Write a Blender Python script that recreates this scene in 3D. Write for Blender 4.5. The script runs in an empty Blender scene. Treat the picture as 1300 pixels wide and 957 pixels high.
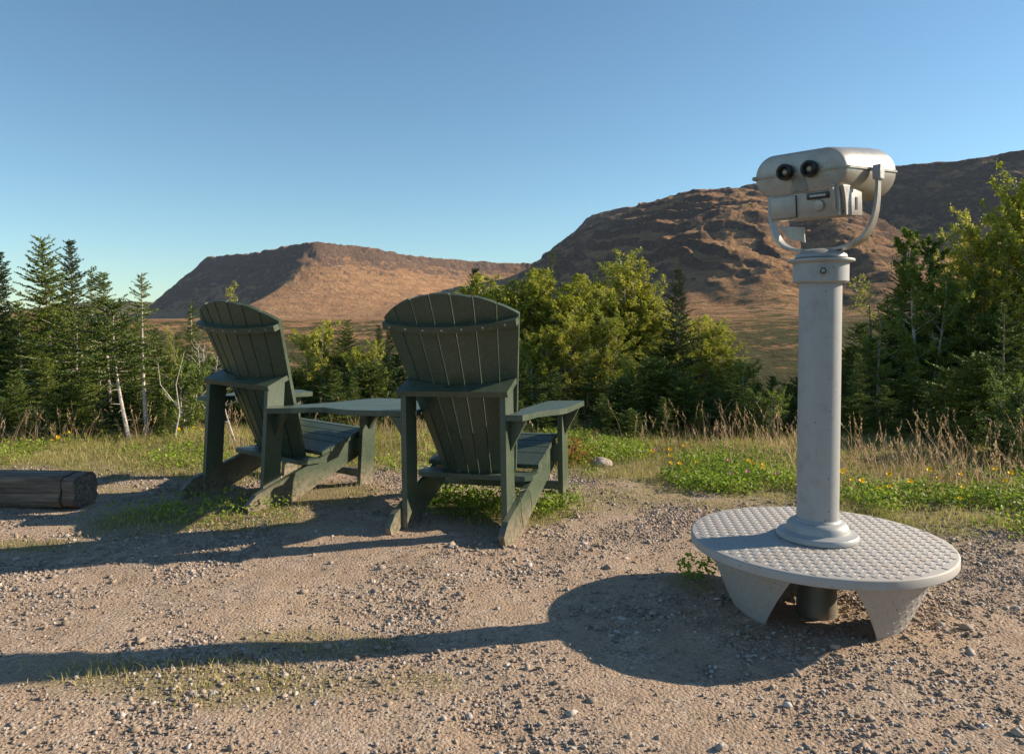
import bpy, bmesh, math, random
import numpy as np
from math import radians as R, sin, cos, pi
from mathutils import Vector, Matrix

C = bpy.context.scene.collection
rnd = random.Random(7)
RNG = np.random.default_rng(11)
CAM_H = 1.0933
SUN_AZ, SUN_EL = R(11.6), R(24.9)      # azimuth from +X towards +Y

# ------------------------------------------------------------------ object helpers
def tag(o, label=None, cat=None, group=None, kind=None):
    if label: o['label'] = label
    if cat: o['category'] = cat
    if group: o['group'] = group
    if kind: o['kind'] = kind
    return o

def empty(name, loc=(0, 0, 0), rot=(0, 0, 0)):
    o = bpy.data.objects.new(name, None); C.objects.link(o)
    o.location = loc; o.rotation_euler = rot; o.empty_display_size = .1
    return o

def mesh_np(name, V, F, mat, parent=None, smooth=False, link=True):
    """V (n,3) float, F (m,k) int uniform polygons"""
    me = bpy.data.meshes.new(name)
    V = np.ascontiguousarray(V, dtype=np.float32); F = np.ascontiguousarray(F, dtype=np.int32)
    me.vertices.add(len(V)); me.vertices.foreach_set('co', V.ravel())
    k = F.shape[1]
    me.loops.add(F.size); me.loops.foreach_set('vertex_index', F.ravel())
    me.polygons.add(len(F)); me.polygons.foreach_set('loop_start', np.arange(0, F.size, k, dtype=np.int32))
    me.polygons.foreach_set('loop_total', np.full(len(F), k, dtype=np.int32))
    if smooth: me.polygons.foreach_set('use_smooth', np.ones(len(F), dtype=bool))
    me.update(calc_edges=True); me.validate()
    me.materials.append(mat)
    o = bpy.data.objects.new(name, me)
    if link: C.objects.link(o)
    if parent: o.parent = parent
    return o

def obj(name, bm, mat, parent=None, bevel=0, smooth=False, seg=2):
    if bevel:
        es = [e for e in bm.edges if len(e.link_faces) == 2 and e.calc_face_angle(0) > R(28)]
        bmesh.ops.bevel(bm, geom=es, offset=bevel, segments=seg, profile=.6, affect='EDGES', clamp_overlap=True)
    bmesh.ops.recalc_face_normals(bm, faces=bm.faces)
    me = bpy.data.meshes.new(name); bm.to_mesh(me); bm.free()
    if smooth:
        me.polygons.foreach_set('use_smooth', np.ones(len(me.polygons), dtype=bool))
        try: me.set_sharp_from_angle(angle=R(38))
        except Exception: pass
    me.materials.append(mat)
    o = bpy.data.objects.new(name, me); C.objects.link(o)
    if parent: o.parent = parent
    return o

def prism(bm, poly, axis, a, b):
    """extrude a 2D polygon along axis between a and b. axis 'x': poly=(y,z); 'y': (x,z); 'z': (x,y)"""
    def p(q, t):
        return {'x': (t, q[0], q[1]), 'y': (q[0], t, q[1]), 'z': (q[0], q[1], t)}[axis]
    A = [bm.verts.new(p(q, a)) for q in poly]; B = [bm.verts.new(p(q, b)) for q in poly]
    n = len(poly)
    bm.faces.new(A); bm.faces.new(B[::-1])
    for i in range(n): bm.faces.new((A[i], B[i], B[(i+1) % n], A[(i+1) % n]))

def box(bm, x0, x1, y0, y1, z0, z1):
    prism(bm, [(x0, y0), (x1, y0), (x1, y1), (x0, y1)], 'z', z0, z1)

def lathe(bm, prof, n=64, M=None):
    """prof list of (r,z), closed top and bottom"""
    rings = []
    for r, z in prof:
        ring = []
        for i in range(n):
            t = 2*pi*i/n; v = Vector((r*cos(t), r*sin(t), z))
            if M: v = M @ v
            ring.append(bm.verts.new(v))
        rings.append(ring)
    for a, b in zip(rings[:-1], rings[1:]):
        for i in range(n): bm.faces.new((a[i], a[(i+1) % n], b[(i+1) % n], b[i]))
    bm.faces.new(rings[0][::-1]); bm.faces.new(rings[-1])

def tube(bm, pts, rad, n=8, cap=True):
    pts = [Vector(p) for p in pts]; rings = []
    up = Vector((0, 0, 1))
    for i, p in enumerate(pts):
        d = (pts[min(i+1, len(pts)-1)] - pts[max(i-1, 0)]).normalized()
        a = d.cross(up if abs(d.z) < .95 else Vector((1, 0, 0))).normalized(); b = d.cross(a)
        r = rad[i] if hasattr(rad, '__len__') else rad
        rings.append([bm.verts.new(p + a*r*cos(2*pi*k/n) + b*r*sin(2*pi*k/n)) for k in range(n)])
    for A, B in zip(rings[:-1], rings[1:]):
        for k in range(n): bm.faces.new((A[k], A[(k+1) % n], B[(k+1) % n], B[k]))
    if cap: bm.faces.new(rings[0][::-1]); bm.faces.new(rings[-1])

# ------------------------------------------------------------------ numpy noise
_P = np.random.default_rng(3).permutation(512)
_P = np.concatenate([_P, _P, _P])
_G = np.random.default_rng(5).random(2048)
def vnoise(x, y):
    xi = np.floor(x).astype(int); yi = np.floor(y).astype(int)
    fx = x-xi; fy = y-yi
    u = fx*fx*fx*(fx*(fx*6-15)+10); v = fy*fy*fy*(fy*(fy*6-15)+10)
    def h(a, b): return _G[_P[(_P[a & 511] + b) & 511]]
    a = h(xi, yi)*(1-u)+h(xi+1, yi)*u; b = h(xi, yi+1)*(1-u)+h(xi+1, yi+1)*u
    return (a*(1-v)+b*v)*2-1
def fbm(x, y, o=5, g=.5, l=2.03):
    s = 0; a = 1; t = 0
    for i in range(o):
        s = s+a*vnoise(x+17.3*i, y-9.1*i); t += a; a *= g; x = x*l; y = y*l
    return s/t*1.6
def ridged(x, y, o=5, g=.5):
    s = 0; a = 1; t = 0
    for i in range(o):
        n = 1-np.abs(vnoise(x+31.7*i, y+11.9*i))*2; s = s+a*n; t += a; a *= g; x = x*2.07; y = y*2.07
    return s/t
def sstep(a, b, x):
    t = np.clip((x-a)/(b-a), 0, 1); return t*t*(3-2*t)
def smax(a, b, k):
    h = np.clip(.5+.5*(a-b)/k, 0, 1); return b+(a-b)*h+k*h*(1-h)

# ------------------------------------------------------------------ materials
def mat(name):
    m = bpy.data.materials.new(name); m.use_nodes = True; nt = m.node_tree
    b = nt.nodes['Principled BSDF']; return m, nt, b
def nd(nt, t, **k):
    n = nt.nodes.new(t)
    for a, v in k.items():
        if a in n.inputs.keys() if isinstance(a, str) else False: n.inputs[a].default_value = v
        else: setattr(n, a, v)
    return n
def ramp(nt, src, stops, interp='LINEAR'):
    r = nt.nodes.new('ShaderNodeValToRGB'); r.color_ramp.interpolation = interp
    e = r.color_ramp.elements
    while len(e) < len(stops): e.new(.5)
    for i, (p, c) in enumerate(stops):
        e[i].position = p; e[i].color = (c if hasattr(c, '__len__') else (c, c, c)) + ((1,) if not hasattr(c, '__len__') or len(c) == 3 else ())
    nt.links.new(src, r.inputs[0]); return r.outputs[0]
def noise(nt, vec, scale, detail=4, rough=.55, out='Fac', dist=0):
    n = nt.nodes.new('ShaderNodeTexNoise'); n.inputs['Scale'].default_value = scale
    n.inputs['Detail'].default_value = detail; n.inputs['Roughness'].default_value = rough
    n.inputs['Distortion'].default_value = dist
    if vec is not None: nt.links.new(vec, n.inputs['Vector'])
    return n.outputs[out]
def mix(nt, fac, a, b, mode='MIX'):
    m = nt.nodes.new('ShaderNodeMix'); m.data_type = 'RGBA'; m.blend_type = mode
    def put(s, v):
        if hasattr(v, 'is_linked') or hasattr(v, 'links'): nt.links.new(v, s)
        elif hasattr(v, '__len__'): s.default_value = tuple(v)+((1,) if len(v) == 3 else ())
        else: s.default_value = v
    put(m.inputs[0], fac); put(m.inputs[6], a); put(m.inputs[7], b); return m.outputs[2]
def math_(nt, op, a, b=None, clamp=False):
    m = nt.nodes.new('ShaderNodeMath'); m.operation = op; m.use_clamp = clamp
    for i, v in enumerate((a, b)):
        if v is None: continue
        if hasattr(v, 'links'): nt.links.new(v, m.inputs[i])
        else: m.inputs[i].default_value = v
    return m.outputs[0]
def bump(nt, b, h, strength=.3, dist=.01):
    n = nt.nodes.new('ShaderNodeBump'); n.inputs['Strength'].default_value = strength
    n.inputs['Distance'].default_value = dist
    nt.links.new(h, n.inputs['Height']); nt.links.new(n.outputs[0], b.inputs['Normal']); return n
def coord(nt, which='Object'):
    return nt.nodes.new('ShaderNodeTexCoord').outputs[which]
def mapping(nt, v, scale=(1, 1, 1), rot=(0, 0, 0)):
    m = nt.nodes.new('ShaderNodeMapping'); m.inputs['Scale'].default_value = scale; m.inputs['Rotation'].default_value = rot
    nt.links.new(v, m.inputs['Vector']); return m.outputs[0]
def attr(nt, name):
    a = nt.nodes.new('ShaderNodeAttribute'); a.attribute_name = name; return a

def m_ground():
    m, nt, b = mat('gravel_and_soil'); g = coord(nt)
    n1 = noise(nt, g, 1.3, 6, .6); n2 = noise(nt, g, 22, 6, .7); n3 = noise(nt, g, 110, 4, .7)
    dirt = ramp(nt, n1, [(.32, (.34, .235, .155)), (.52, (.45, .315, .21)), (.7, (.35, .255, .18))])
    dirt = mix(nt, ramp(nt, n2, [(.38, 0), (.62, 1)]), dirt, (.34, .235, .165))
    vo = nt.nodes.new('ShaderNodeTexVoronoi'); vo.inputs['Scale'].default_value = 95; nt.links.new(g, vo.inputs['Vector'])
    peb = ramp(nt, vo.outputs['Color'], [(.25, (.25, .19, .15)), (.5, (.44, .33, .25)), (.8, (.66, .54, .44))])
    dirt = mix(nt, ramp(nt, noise(nt, g, 6, 3), [(.42, .1), (.6, .65)]), dirt, peb)
    dirt = mix(nt, .35, dirt, ramp(nt, n3, [(.3, (.16, .115, .08)), (.7, (.54, .41, .30))]))
    at = attr(nt, 'green')
    soil = mix(nt, noise(nt, g, 30, 4), (.13, .115, .045), (.30, .24, .11))
    col = mix(nt, at.outputs['Fac'], dirt, soil)
    nt.links.new(col, b.inputs['Base Color']); b.inputs['Roughness'].default_value = .95; b.inputs['Specular IOR Level'].default_value = .15
    h = math_(nt, 'ADD', math_(nt, 'MULTIPLY', vo.outputs['Distance'], -.7), math_(nt, 'ADD', n3, n2))
    bump(nt, b, h, .7, .010)
    return m

def m_stone():
    m, nt, b = mat('gravel_stone'); 
    ge = nt.nodes.new('ShaderNodeNewGeometry')
    c = ramp(nt, ge.outputs['Random Per Island'], [(0, (.13, .10, .08)), (.25, (.34, .25, .18)), (.5, (.24, .20, .17)), (.72, (.44, .33, .25)), (.9, (.36, .33, .31)), (1, (.62, .56, .50))])
    n = noise(nt, coord(nt), 140, 3)
    nt.links.new(mix(nt, math_(nt, 'MULTIPLY', n, .5), c, (.22, .18, .15)), b.inputs['Base Color'])
    b.inputs['Roughness'].default_value = .85; b.inputs['Specular IOR Level'].default_value = .3
    return m

def m_lumber():
    m, nt, b = mat('dark_green_plastic_lumber'); g = coord(nt)
    n = noise(nt, g, 260, 3, .7); n2 = noise(nt, g, 9, 5, .6)
    c = ramp(nt, n, [(.3, (.022, .036, .022)), (.55, (.046, .070, .043)), (.75, (.125, .165, .105))])
    c = mix(nt, ramp(nt, n2, [(.45, 0), (.75, .4)]), c, (.075, .09, .06))
    dust = noise(nt, g, 60, 5, .7)
    c = mix(nt, ramp(nt, dust, [(.55, 0), (.75, .4)]), c, (.22, .22, .16))
    sz = nt.nodes.new('ShaderNodeSeparateXYZ'); ge_ = nt.nodes.new('ShaderNodeNewGeometry'); nt.links.new(ge_.outputs['Position'], sz.inputs[0])
    streak = noise(nt, mapping(nt, g, (26, 26, 2.2)), 2.5, 5, .7)
    c = mix(nt, ramp(nt, streak, [(.5, 0), (.7, .4)]), c, (.095, .11, .075))
    mud = math_(nt, 'MULTIPLY', ramp(nt, sz.outputs[2], [(.02, .85), (.17, 0)]), ramp(nt, noise(nt, g, 34, 6, .75), [(.36, 0), (.58, 1)]))
    c = mix(nt, mud, c, (.30, .225, .16))
    scr = noise(nt, mapping(nt, g, (40, 40, 3)), 5, 4, .8)
    c = mix(nt, ramp(nt, scr, [(.64, 0), (.70, .45)]), c, (.17, .20, .15))
    nt.links.new(c, b.inputs['Base Color'])
    nt.links.new(ramp(nt, n2, [(.3, .34), (.7, .55)]), b.inputs['Roughness']); b.inputs['Specular IOR Level'].default_value = .6
    bump(nt, b, n, .35, .0015)
    return m

def m_grey(name, col, rough=.38, metal=.15, dirt=(.30, .27, .23), amount=.35, sc=14, spec=.5):
    m, nt, b = mat(name); g = coord(nt)
    n = noise(nt, g, sc, 6, .65); n2 = noise(nt, g, 400, 2)
    c = mix(nt, ramp(nt, n, [(.5, 0), (.72, amount)]), col, dirt)
    c = mix(nt, math_(nt, 'MULTIPLY', n2, .25), c, tuple(x*1.25 for x in col))
    v = noise(nt, mapping(nt, g, (60, 60, 6)), 1.2, 5, .7)
    c = mix(nt, ramp(nt, v, [(.60, 0), (.70, amount*.8)]), c, dirt)
    nt.links.new(c, b.inputs['Base Color']); b.inputs['Metallic'].default_value = metal
    nt.links.new(ramp(nt, n, [(.3, rough), (.7, rough+.17)]), b.inputs['Roughness'])
    b.inputs['Specular IOR Level'].default_value = spec
    ch = nt.nodes.new('ShaderNodeTexVoronoi'); ch.inputs['Scale'].default_value = 26; nt.links.new(g, ch.inputs['Vector'])
    chip = ramp(nt, math_(nt, 'ADD', ch.outputs['Distance'], math_(nt, 'MULTIPLY', noise(nt, g, 90, 5, .8), .35)), [(.245, 1), (.265, 0)])
    c2_ = mix(nt, math_(nt, 'MULTIPLY', chip, amount*1.6, True), c, tuple(x*.45 for x in dirt)); nt.links.new(c2_, b.inputs['Base Color'])
    bump(nt, b, n2, .12, .0008)
    return m

def m_plain(name, col, rough=.4, metal=0, spec=.5):
    m, nt, b = mat(name); g = coord(nt)
    n = noise(nt, g, 60, 4)
    nt.links.new(mix(nt, math_(nt, 'MULTIPLY', n, .4), col, tuple(x*.7 for x in col)), b.inputs['Base Color'])
    b.inputs['Roughness'].default_value = rough; b.inputs['Metallic'].default_value = metal
    b.inputs['Specular IOR Level'].default_value = spec
    return m

def m_timber():
    m, nt, b = mat('weathered_timber'); g = coord(nt)
    s = mapping(nt, g, (1.2, 22, 22))
    n = noise(nt, s, 2.2, 8, .7, dist=.6)
    c = ramp(nt, n, [(.26, (.030, .021, .016)), (.46, (.15, .105, .078)), (.62, (.30, .225, .165)), (.8, (.44, .35, .27))])
    n2 = noise(nt, g, 5, 4)
    c = mix(nt, ramp(nt, n2, [(.5, 0), (.7, .5)]), c, (.09, .07, .055))
    nt.links.new(c, b.inputs['Base Color']); b.inputs['Roughness'].default_value = .85
    bump(nt, b, n, .9, .02); return m

def m_leafy(name, stops, trans=.35, sc=2.2, rough=.55, obj_var=.25):
    m, nt, b = mat(name)
    ge = nt.nodes.new('ShaderNodeNewGeometry'); oi = nt.nodes.new('ShaderNodeObjectInfo')
    f = math_(nt, 'MULTIPLY', ge.outputs['Random Per Island'], .5)
    f = math_(nt, 'ADD', f, math_(nt, 'MULTIPLY', noise(nt, coord(nt), sc, 3), .7-obj_var*.4))
    f = math_(nt, 'ADD', f, math_(nt, 'MULTIPLY', oi.outputs['Random'], obj_var))
    f = math_(nt, 'SUBTRACT', f, .2)
    c = ramp(nt, f, stops)
    nt.links.new(c, b.inputs['Base Color']); b.inputs['Roughness'].default_value = rough
    b.inputs['Specular IOR Level'].default_value = .3
    t = nt.nodes.new('ShaderNodeBsdfTranslucent'); nt.links.new(c, t.inputs[0])
    ms = nt.nodes.new('ShaderNodeMixShader'); ms.inputs[0].default_value = trans
    nt.links.new(b.outputs[0], ms.inputs[1]); nt.links.new(t.outputs[0], ms.inputs[2])
    nt.links.new(ms.outputs[0], nt.nodes['Material Output'].inputs[0]); return m

def m_bark(name, a, c2):
    m, nt, b = mat(name); g = coord(nt)
    n = noise(nt, mapping(nt, g, (8, 8, 22)), 3, 5, .7)
    nt.links.new(ramp(nt, n, [(.35, a), (.6, c2)]), b.inputs['Base Color']); b.inputs['Roughness'].default_value = .9
    bump(nt, b, n, .5, .006); return m

def m_hills():
    m, nt, b = mat('barren_red_rock_hills'); g = coord(nt)
    ge = nt.nodes.new('ShaderNodeNewGeometry')
    sep = nt.nodes.new('ShaderNodeSeparateXYZ'); nt.links.new(ge.outputs['Normal'], sep.inputs[0])
    n1 = noise(nt, g, .004, 8, .62); n2 = noise(nt, g, .02, 8, .65); n3 = noise(nt, g, .07, 6, .7)
    tan = ramp(nt, n2, [(.3, (.34, .18, .083)), (.5, (.46, .26, .128)), (.7, (.56, .34, .18))])
    tan = mix(nt, ramp(nt, n3, [(.45, 0), (.65, .6)]), tan, (.24, .145, .085))
    rock = ramp(nt, n3, [(.3, (.085, .058, .045)), (.5, (.17, .11, .075)), (.7, (.30, .19, .125))])
    ra = attr(nt, 'rocky')
    f = math_(nt, 'ADD', ra.outputs['Fac'], math_(nt, 'MULTIPLY', math_(nt, 'SUBTRACT', n2, .5), 1.6))
    col = mix(nt, ramp(nt, f, [(.35, 0), (.62, 1)]), tan, rock)
    n5 = noise(nt, g, .22, 6, .75); n6 = noise(nt, mapping(nt, g, (.5, .5, 6)), .012, 7, .7)
    dk = math_(nt, 'MULTIPLY', ramp(nt, n5, [(.48, 0), (.60, 1)]), math_(nt, 'ADD', math_(nt, 'MULTIPLY', ra.outputs['Fac'], .5), .2))
    col = mix(nt, dk, col, (.075, .052, .040))
    col = mix(nt, math_(nt, 'MULTIPLY', ramp(nt, n6, [(.48, 0), (.56, .9)]), math_(nt, 'ADD', ra.outputs['Fac'], .25)), col, (.13, .085, .062))
    gr = attr(nt, 'veg')
    n4 = noise(nt, mapping(nt, g, (.6, 1.0, 1)), .05, 9, .75)
    fg = math_(nt, 'ADD', gr.outputs['Fac'], math_(nt, 'MULTIPLY', math_(nt, 'SUBTRACT', n4, .5), 2.4))
    green = ramp(nt, n3, [(.35, (.030, .040, .014)), (.6, (.085, .095, .035)), (.75, (.17, .15, .06))])
    col = mix(nt, ramp(nt, fg, [(.45, 0), (.6, .9)]), col, green)
    nt.links.new(col, b.inputs['Base Color']); b.inputs['Roughness'].default_value = 1; b.inputs['Specular IOR Level'].default_value = .05
    bump(nt, b, math_(nt, 'ADD', math_(nt, 'ADD', n3, math_(nt, 'MULTIPLY', n5, .35)), math_(nt, 'MULTIPLY', n2, 1.5)), 1.0, 15)
    return m

M_GROUND = m_ground(); M_STONE = m_stone(); M_LUMBER = m_lumber(); M_TIMBER = m_timber(); M_HILLS = m_hills()
M_POST = m_grey('silver_grey_paint', (.325, .33, .328), .42, .08, (.22, .17, .13), .45)
M_HEAD = m_grey('worn_silver_casting', (.33, .305, .275), .30, .4, (.20, .17, .14), .55, 22)
M_PLATE = m_grey('chequer_plate_paint', (.38, .355, .33), .62, .1, (.38, .27, .19), .45, 7)
M_POLE = m_grey('dull_galvanised_steel', (.24, .22, .18), .45, .5, (.20, .15, .10), .5)
M_STAIN_SHADE = m_grey('stained_shaded_casting', (.22, .19, .155), .4, .3, (.12, .10, .08), .6, 40)  # brownish stain, with shade mixed into the colour to cancel the lit slope
M_BLACK = m_plain('black_rubber', (.012, .012, .013), .35)
M_LABEL = m_plain('dark_label', (.025, .025, .028), .3)
M_LENS = m_plain('dull_brass_lens', (.45, .36, .25), .25, .3)
M_SCREW = m_plain('steel_screw', (.45, .45, .45), .3, .9)
M_WHITE = m_plain('pale_lettering', (.6, .58, .55), .5)
M_WIRE = m_plain('dark_wire', (.02, .02, .018), .5)
M_ROCK = m_grey('pale_rock', (.40, .34, .28), .9, 0, (.33, .28, .24), .6, 25, .2)
M_SPRUCE = m_leafy('spruce_needles', [(.12, (.032, .062, .012)), (.4, (.092, .140, .022)), (.65, (.19, .235, .033)), (.88, (.33, .35, .05))], .12)
M_SPRUCE_D = m_leafy('dark_spruce_needles', [(.12, (.016, .032, .010)), (.4, (.040, .066, .018)), (.7, (.085, .115, .026)), (.95, (.16, .17, .04))], .10)
M_BIRCH = m_leafy('birch_leaves', [(.1, (.13, .17, .020)), (.4, (.32, .35, .04)), (.65, (.52, .50, .065)), (.9, (.72, .63, .13))], .38, 1.6)
M_ALDER = m_leafy('alder_leaves', [(.1, (.065, .115, .016)), (.45, (.16, .23, .032)), (.8, (.30, .34, .06)), (1, (.45, .38, .09))], .42, 1.8)
M_GRASS = m_leafy('short_grass', [(.1, (.11, .15, .025)), (.35, (.22, .24, .045)), (.55, (.42, .36, .13)), (.85, (.62, .50, .27))], .4, 1.1)
M_CLOVER = m_leafy('ground_cover_leaves', [(.1, (.10, .18, .012)), (.45, (.23, .34, .028)), (.8, (.40, .46, .07)), (1, (.60, .54, .18))], .42, 1.5)
M_STRAW = m_leafy('dry_straw_grass', [(.1, (.27, .17, .09)), (.5, (.50, .35, .20)), (.9, (.68, .52, .33))], .35, 1.2)
M_BARK = m_bark('spruce_bark', (.12, .09, .07), (.30, .25, .21))
M_BARKP = m_bark('pale_bark', (.24, .19, .16), (.62, .54, .47))
M_YEL = m_plain('yellow_petals', (.85, .60, .02), .6, 0, .2)
M_PINK = m_plain('pink_petals', (.65, .30, .42), .6, 0, .2)
M_RED = m_leafy('reddened_leaves', [(.1, (.22, .07, .03)), (.5, (.42, .22, .05)), (.9, (.5, .38, .12))], .35)

# ------------------------------------------------------------------ ground and hills
def hillz(x, y):
    r = np.hypot(x, y)
    t = np.maximum(r-7.0, 0)
    z = -46*(1-np.exp(-(t/175)**1.32))
    return z

def near_z(x, y):
    z = hillz(x, y)
    z = z-.032*np.exp(-((x-1.162)**2+(y-2.74)**2)/.2**2)+.012*sstep(-.2, -1.5, x)*sstep(3.3, 2.4, y)+.018*fbm(x*.55, y*.55, 3)+.007*fbm(x*3.1, y*3.1, 4)
    return z

def gb(x):   # Y beyond which the verge is green
    return np.interp(x, [-7, -4, -2.9, -2.2, -1.2, 0, .4, 1.1, 1.7, 2.3, 2.8, 7], [5.3, 5.15, 5.2, 5.0, 5.0, 5.0, 4.95, 4.3, 3.95, 3.5, 3.25, 1.6])
def green_amount(x, y):
    n = fbm(x*1.5, y*1.5, 4)
    g = sstep(-.30, .35, y-gb(x)+n*.45)
    # tufts around the chairs and thin patches on the gravel
    for cx, cy, rx, ry, a in [(-1.75, 4.1, .62, .42, .85), (-1.15, 4.5, .5, .35, .7), (-.12, 4.15, .48, .33, .9), (-2.7, 4.75, .6, .2, .35), (-2.35, 3.55, .25, .1, .7), (-.62, 2.45, .35, .10, .55), (-1.0, 2.2, .5, .14, .6), (-.3, 2.2, .25, .1, .35), (1.55, 3.4, .5, .25, .25),
                              (.75, 3.0, .10, .12, .7), (.55, 4.35, .5, .35, .5), (1.6, 2.55, .1, .1, .0)]:
        d = np.sqrt(((x-cx)/rx)**2+((y-cy)/ry)**2)
        g = np.maximum(g, a*sstep(1.25, .35, d+n*.5))
    return np.clip(g, 0, 1)

nx, ny = 620, 400
gx = np.linspace(-8.5, 8.5, nx); gy = .6+np.linspace(0, 1, ny)**1.35*10.4
X, Y = np.meshgrid(gx, gy); 
Z = near_z(X, Y)+.0035*fbm(X*22, Y*22, 3)*(1-.5*green_amount(X, Y))
idx = np.arange(nx*ny).reshape(ny, nx)
F = np.stack([idx[:-1, :-1], idx[:-1, 1:], idx[1:, 1:], idx[1:, :-1]], -1).reshape(-1, 4)
ground = mesh_np('ground', np.stack([X.ravel(), Y.ravel(), Z.ravel()], 1), F, M_GROUND, smooth=True)
a = ground.data.attributes.new('green', 'FLOAT', 'POINT'); a.data.foreach_set('value', green_amount(X, Y).ravel().astype(np.float32))
tag(ground, kind='structure')

def poly_sdf(x, y, poly):
    P = np.array(poly, float); n = len(P); d = np.full(x.shape, 1e18); s = np.ones(x.shape)
    for i in range(n):
        a_ = P[i]; b_ = P[i-1]
        ex, ey = b_-a_; wx = x-a_[0]; wy = y-a_[1]
        t = np.clip((wx*ex+wy*ey)/(ex*ex+ey*ey), 0, 1)
        d = np.minimum(d, (wx-ex*t)**2+(wy-ey*t)**2)
        c1 = y >= a_[1]; c2 = y < b_[1]; c3 = ex*wy > ey*wx
        flip = (c1 & c2 & c3) | (~c1 & ~c2 & ~c3)
        s = np.where(flip, -s, s)
    return s*np.sqrt(d)

MESA = [(-805, 3000), (-1508, 3600), (-1620, 4600), (-400, 5800), (1600, 5600), (900, 4300), (330, 4150), (21, 3990), (-246, 3826), (-487, 3490), (-640, 3200)]
RIGHT = [(3300, 900), (2300, 1250), (1700, 1600), (1326, 1900), (1120, 2080), (780, 2341), (640, 2540), (300, 3050), (420, 4200), (3500, 5200), (5200, 2500)]
def terrain(x, y):
    r = np.hypot(x, y)
    wn = fbm(x/420, y/420, 4)*60
    base = hillz(x, y)
    far = sstep(900, 3200, r)*36+8*fbm(x/300, y/300, 5)*sstep(80, 500, r)
    fl = base+far
    rock = np.zeros(x.shape)
    # left mesa
    d = poly_sdf(x, y, MESA)
    gully = ridged(x/150, y/150, 5); fine = fbm(x/45, y/45, 5)
    dn = d+wn*.45+gully*26+fine*9
    west = sstep(-60, 260, -((x+805)*.62+(y-3000)*.78)*1.0+(-(x+805)*.2)) * sstep(-830, -900, x+(y-3000)*.15)
    west = sstep(0, 160, -(x+805)-.25*(3000-y)*(y < 3000)-(-40))
    east = np.where(dn < 0, 300, np.where(dn < 45, 300-dn*1.15, -60+308*np.exp(-(dn-45)/420)))
    wst = np.where(dn < 0, 300, np.maximum(300-dn*1.02, -60+90*np.exp(-np.maximum(dn-265, 0)/220)))
    m1 = east*(1-west)+wst*west
    m1 = m1+sstep(-250, 0, dn)*0+np.clip(-dn/500, 0, 1)*14+np.exp(-((x+700)**2+(y-3100)**2)/260**2)*12
    m1 = m1+gully*16*sstep(-20, 60, dn)*sstep(900, 100, dn)+fine*4+ridged(x/38, y/38, 4)*7*sstep(-60, 0, dn)*sstep(420, 60, dn)
    rock1 = sstep(-70, 0, dn)*sstep(200, 60, dn)*.75+ridged(x/90, y/60, 4)*.35*sstep(800, 0, dn)
    # right high plateau
    d2 = poly_sdf(x, y, RIGHT)
    g2 = ridged(x/230+5, y/230, 5)
    dn2 = d2+fbm(x/500+9, y/500, 4)*40+g2*38+fine*10
    m2 = np.where(dn2 < -260, 452, np.where(dn2 < 0, 438-(dn2+260)/260*10+14*(dn2+260)/-260, 428-dn2*.98))
    m2 = np.where(dn2 < 0, 434, 434-dn2*.92)
    m2 = np.maximum(m2, -60+273*np.exp(-np.maximum(dn2-240, 0)/520))
    m2 = m2+g2*14*sstep(0, 80, dn2)+fine*4+ridged(x/34, y/34, 4)*5*sstep(-10, 40, dn2)+6*fbm(x/200, y/200, 3)
    # stepped rocky dome in front of it
    dx = x-(560+wn*.3); dy = y-2330-wn*.3
    e = np.sqrt((dx/np.where(dx < 0, 640, 760))**2+(dy/np.where(dy < 0, 1250, 900))**2)+.05*fbm(x/260, y/260, 4)
    hd = 372*(1-np.clip(e, 0, 1.2)**1.9)+5*fbm(x/120, y/120, 4)
    wq = fbm(x/260+3, y/260, 4)*42
    q = (hd+.16*(x-300)+wq)/38
    fr = q-np.floor(q)
    st = (np.floor(q)+sstep(.38, .62, fr))*38-.16*(x-300)-wq
    sel = sstep(0, 120, hd)
    pk = np.clip(.34+.5*fbm(x/180, y/140+7, 4), .05, .75)
    hd2 = hd*(1-pk*sel)+st*pk*sel
    lumps = ridged(x/70, y/55, 4)
    hd2 = hd2+(lumps*2.5+fine*2.5+ridged(x/26, y/20, 3)*4)*sel
    ap = 185*np.exp(-np.maximum(e-.72, 0)*3.0)-60
    m3 = smax(hd2, ap, 25)
    # ravine running down the right flank of the dome
    rx = np.interp(y, [900, 1300, 1700, 2100, 2400], [430, 545, 650, 760, 830])
    rv = np.abs(x-rx+12*fbm(y/90, x/90, 3))
    m3 = m3-60*np.exp(-(rv/48)**2)*sstep(1000, 1400, y)*sstep(2500, 2000, y)
    step_rock = sstep(.34, .45, fr)*sstep(.80, .66, fr)*sel
    rock3 = step_rock*.6+lumps*.15*sel
    z = fl
    for mm, rk in ((m1, rock1), (m2, sstep(-40, 10, dn2)*sstep(420, 150, dn2)*.55+.1), (m3, rock3)):
        w = sstep(-25, 25, mm-z)
        rock = rock*(1-w)+rk*w; z = smax(z, mm, 22)
    # low far hill on the left edge
    lh = 128*np.exp(-(((x+3000)/520)**2+((y-5600)/700)**2))*(1+.2*fbm(x/300, y/300, 4))
    z = smax(z, lh+20*(r > 4000), 20)*sstep(500, 900, r)+fl*(1-sstep(500, 900, r))
    veg = sstep(1500, 450, r)*.74+.28*sstep(160, 20, z)*sstep(0, 600, x)+sstep(60, 20, r)
    veg = veg+np.exp(-((x-700)**2+(y-1350)**2)/350**2)*.25
    veg = np.maximum(veg, .75*sstep(4300, 5000, y)*sstep(-2000, -2400, x))
    veg = veg*(1-rock*.5)
    return z, np.clip(rock, 0, 1), np.clip(veg, 0, 1)

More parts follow.
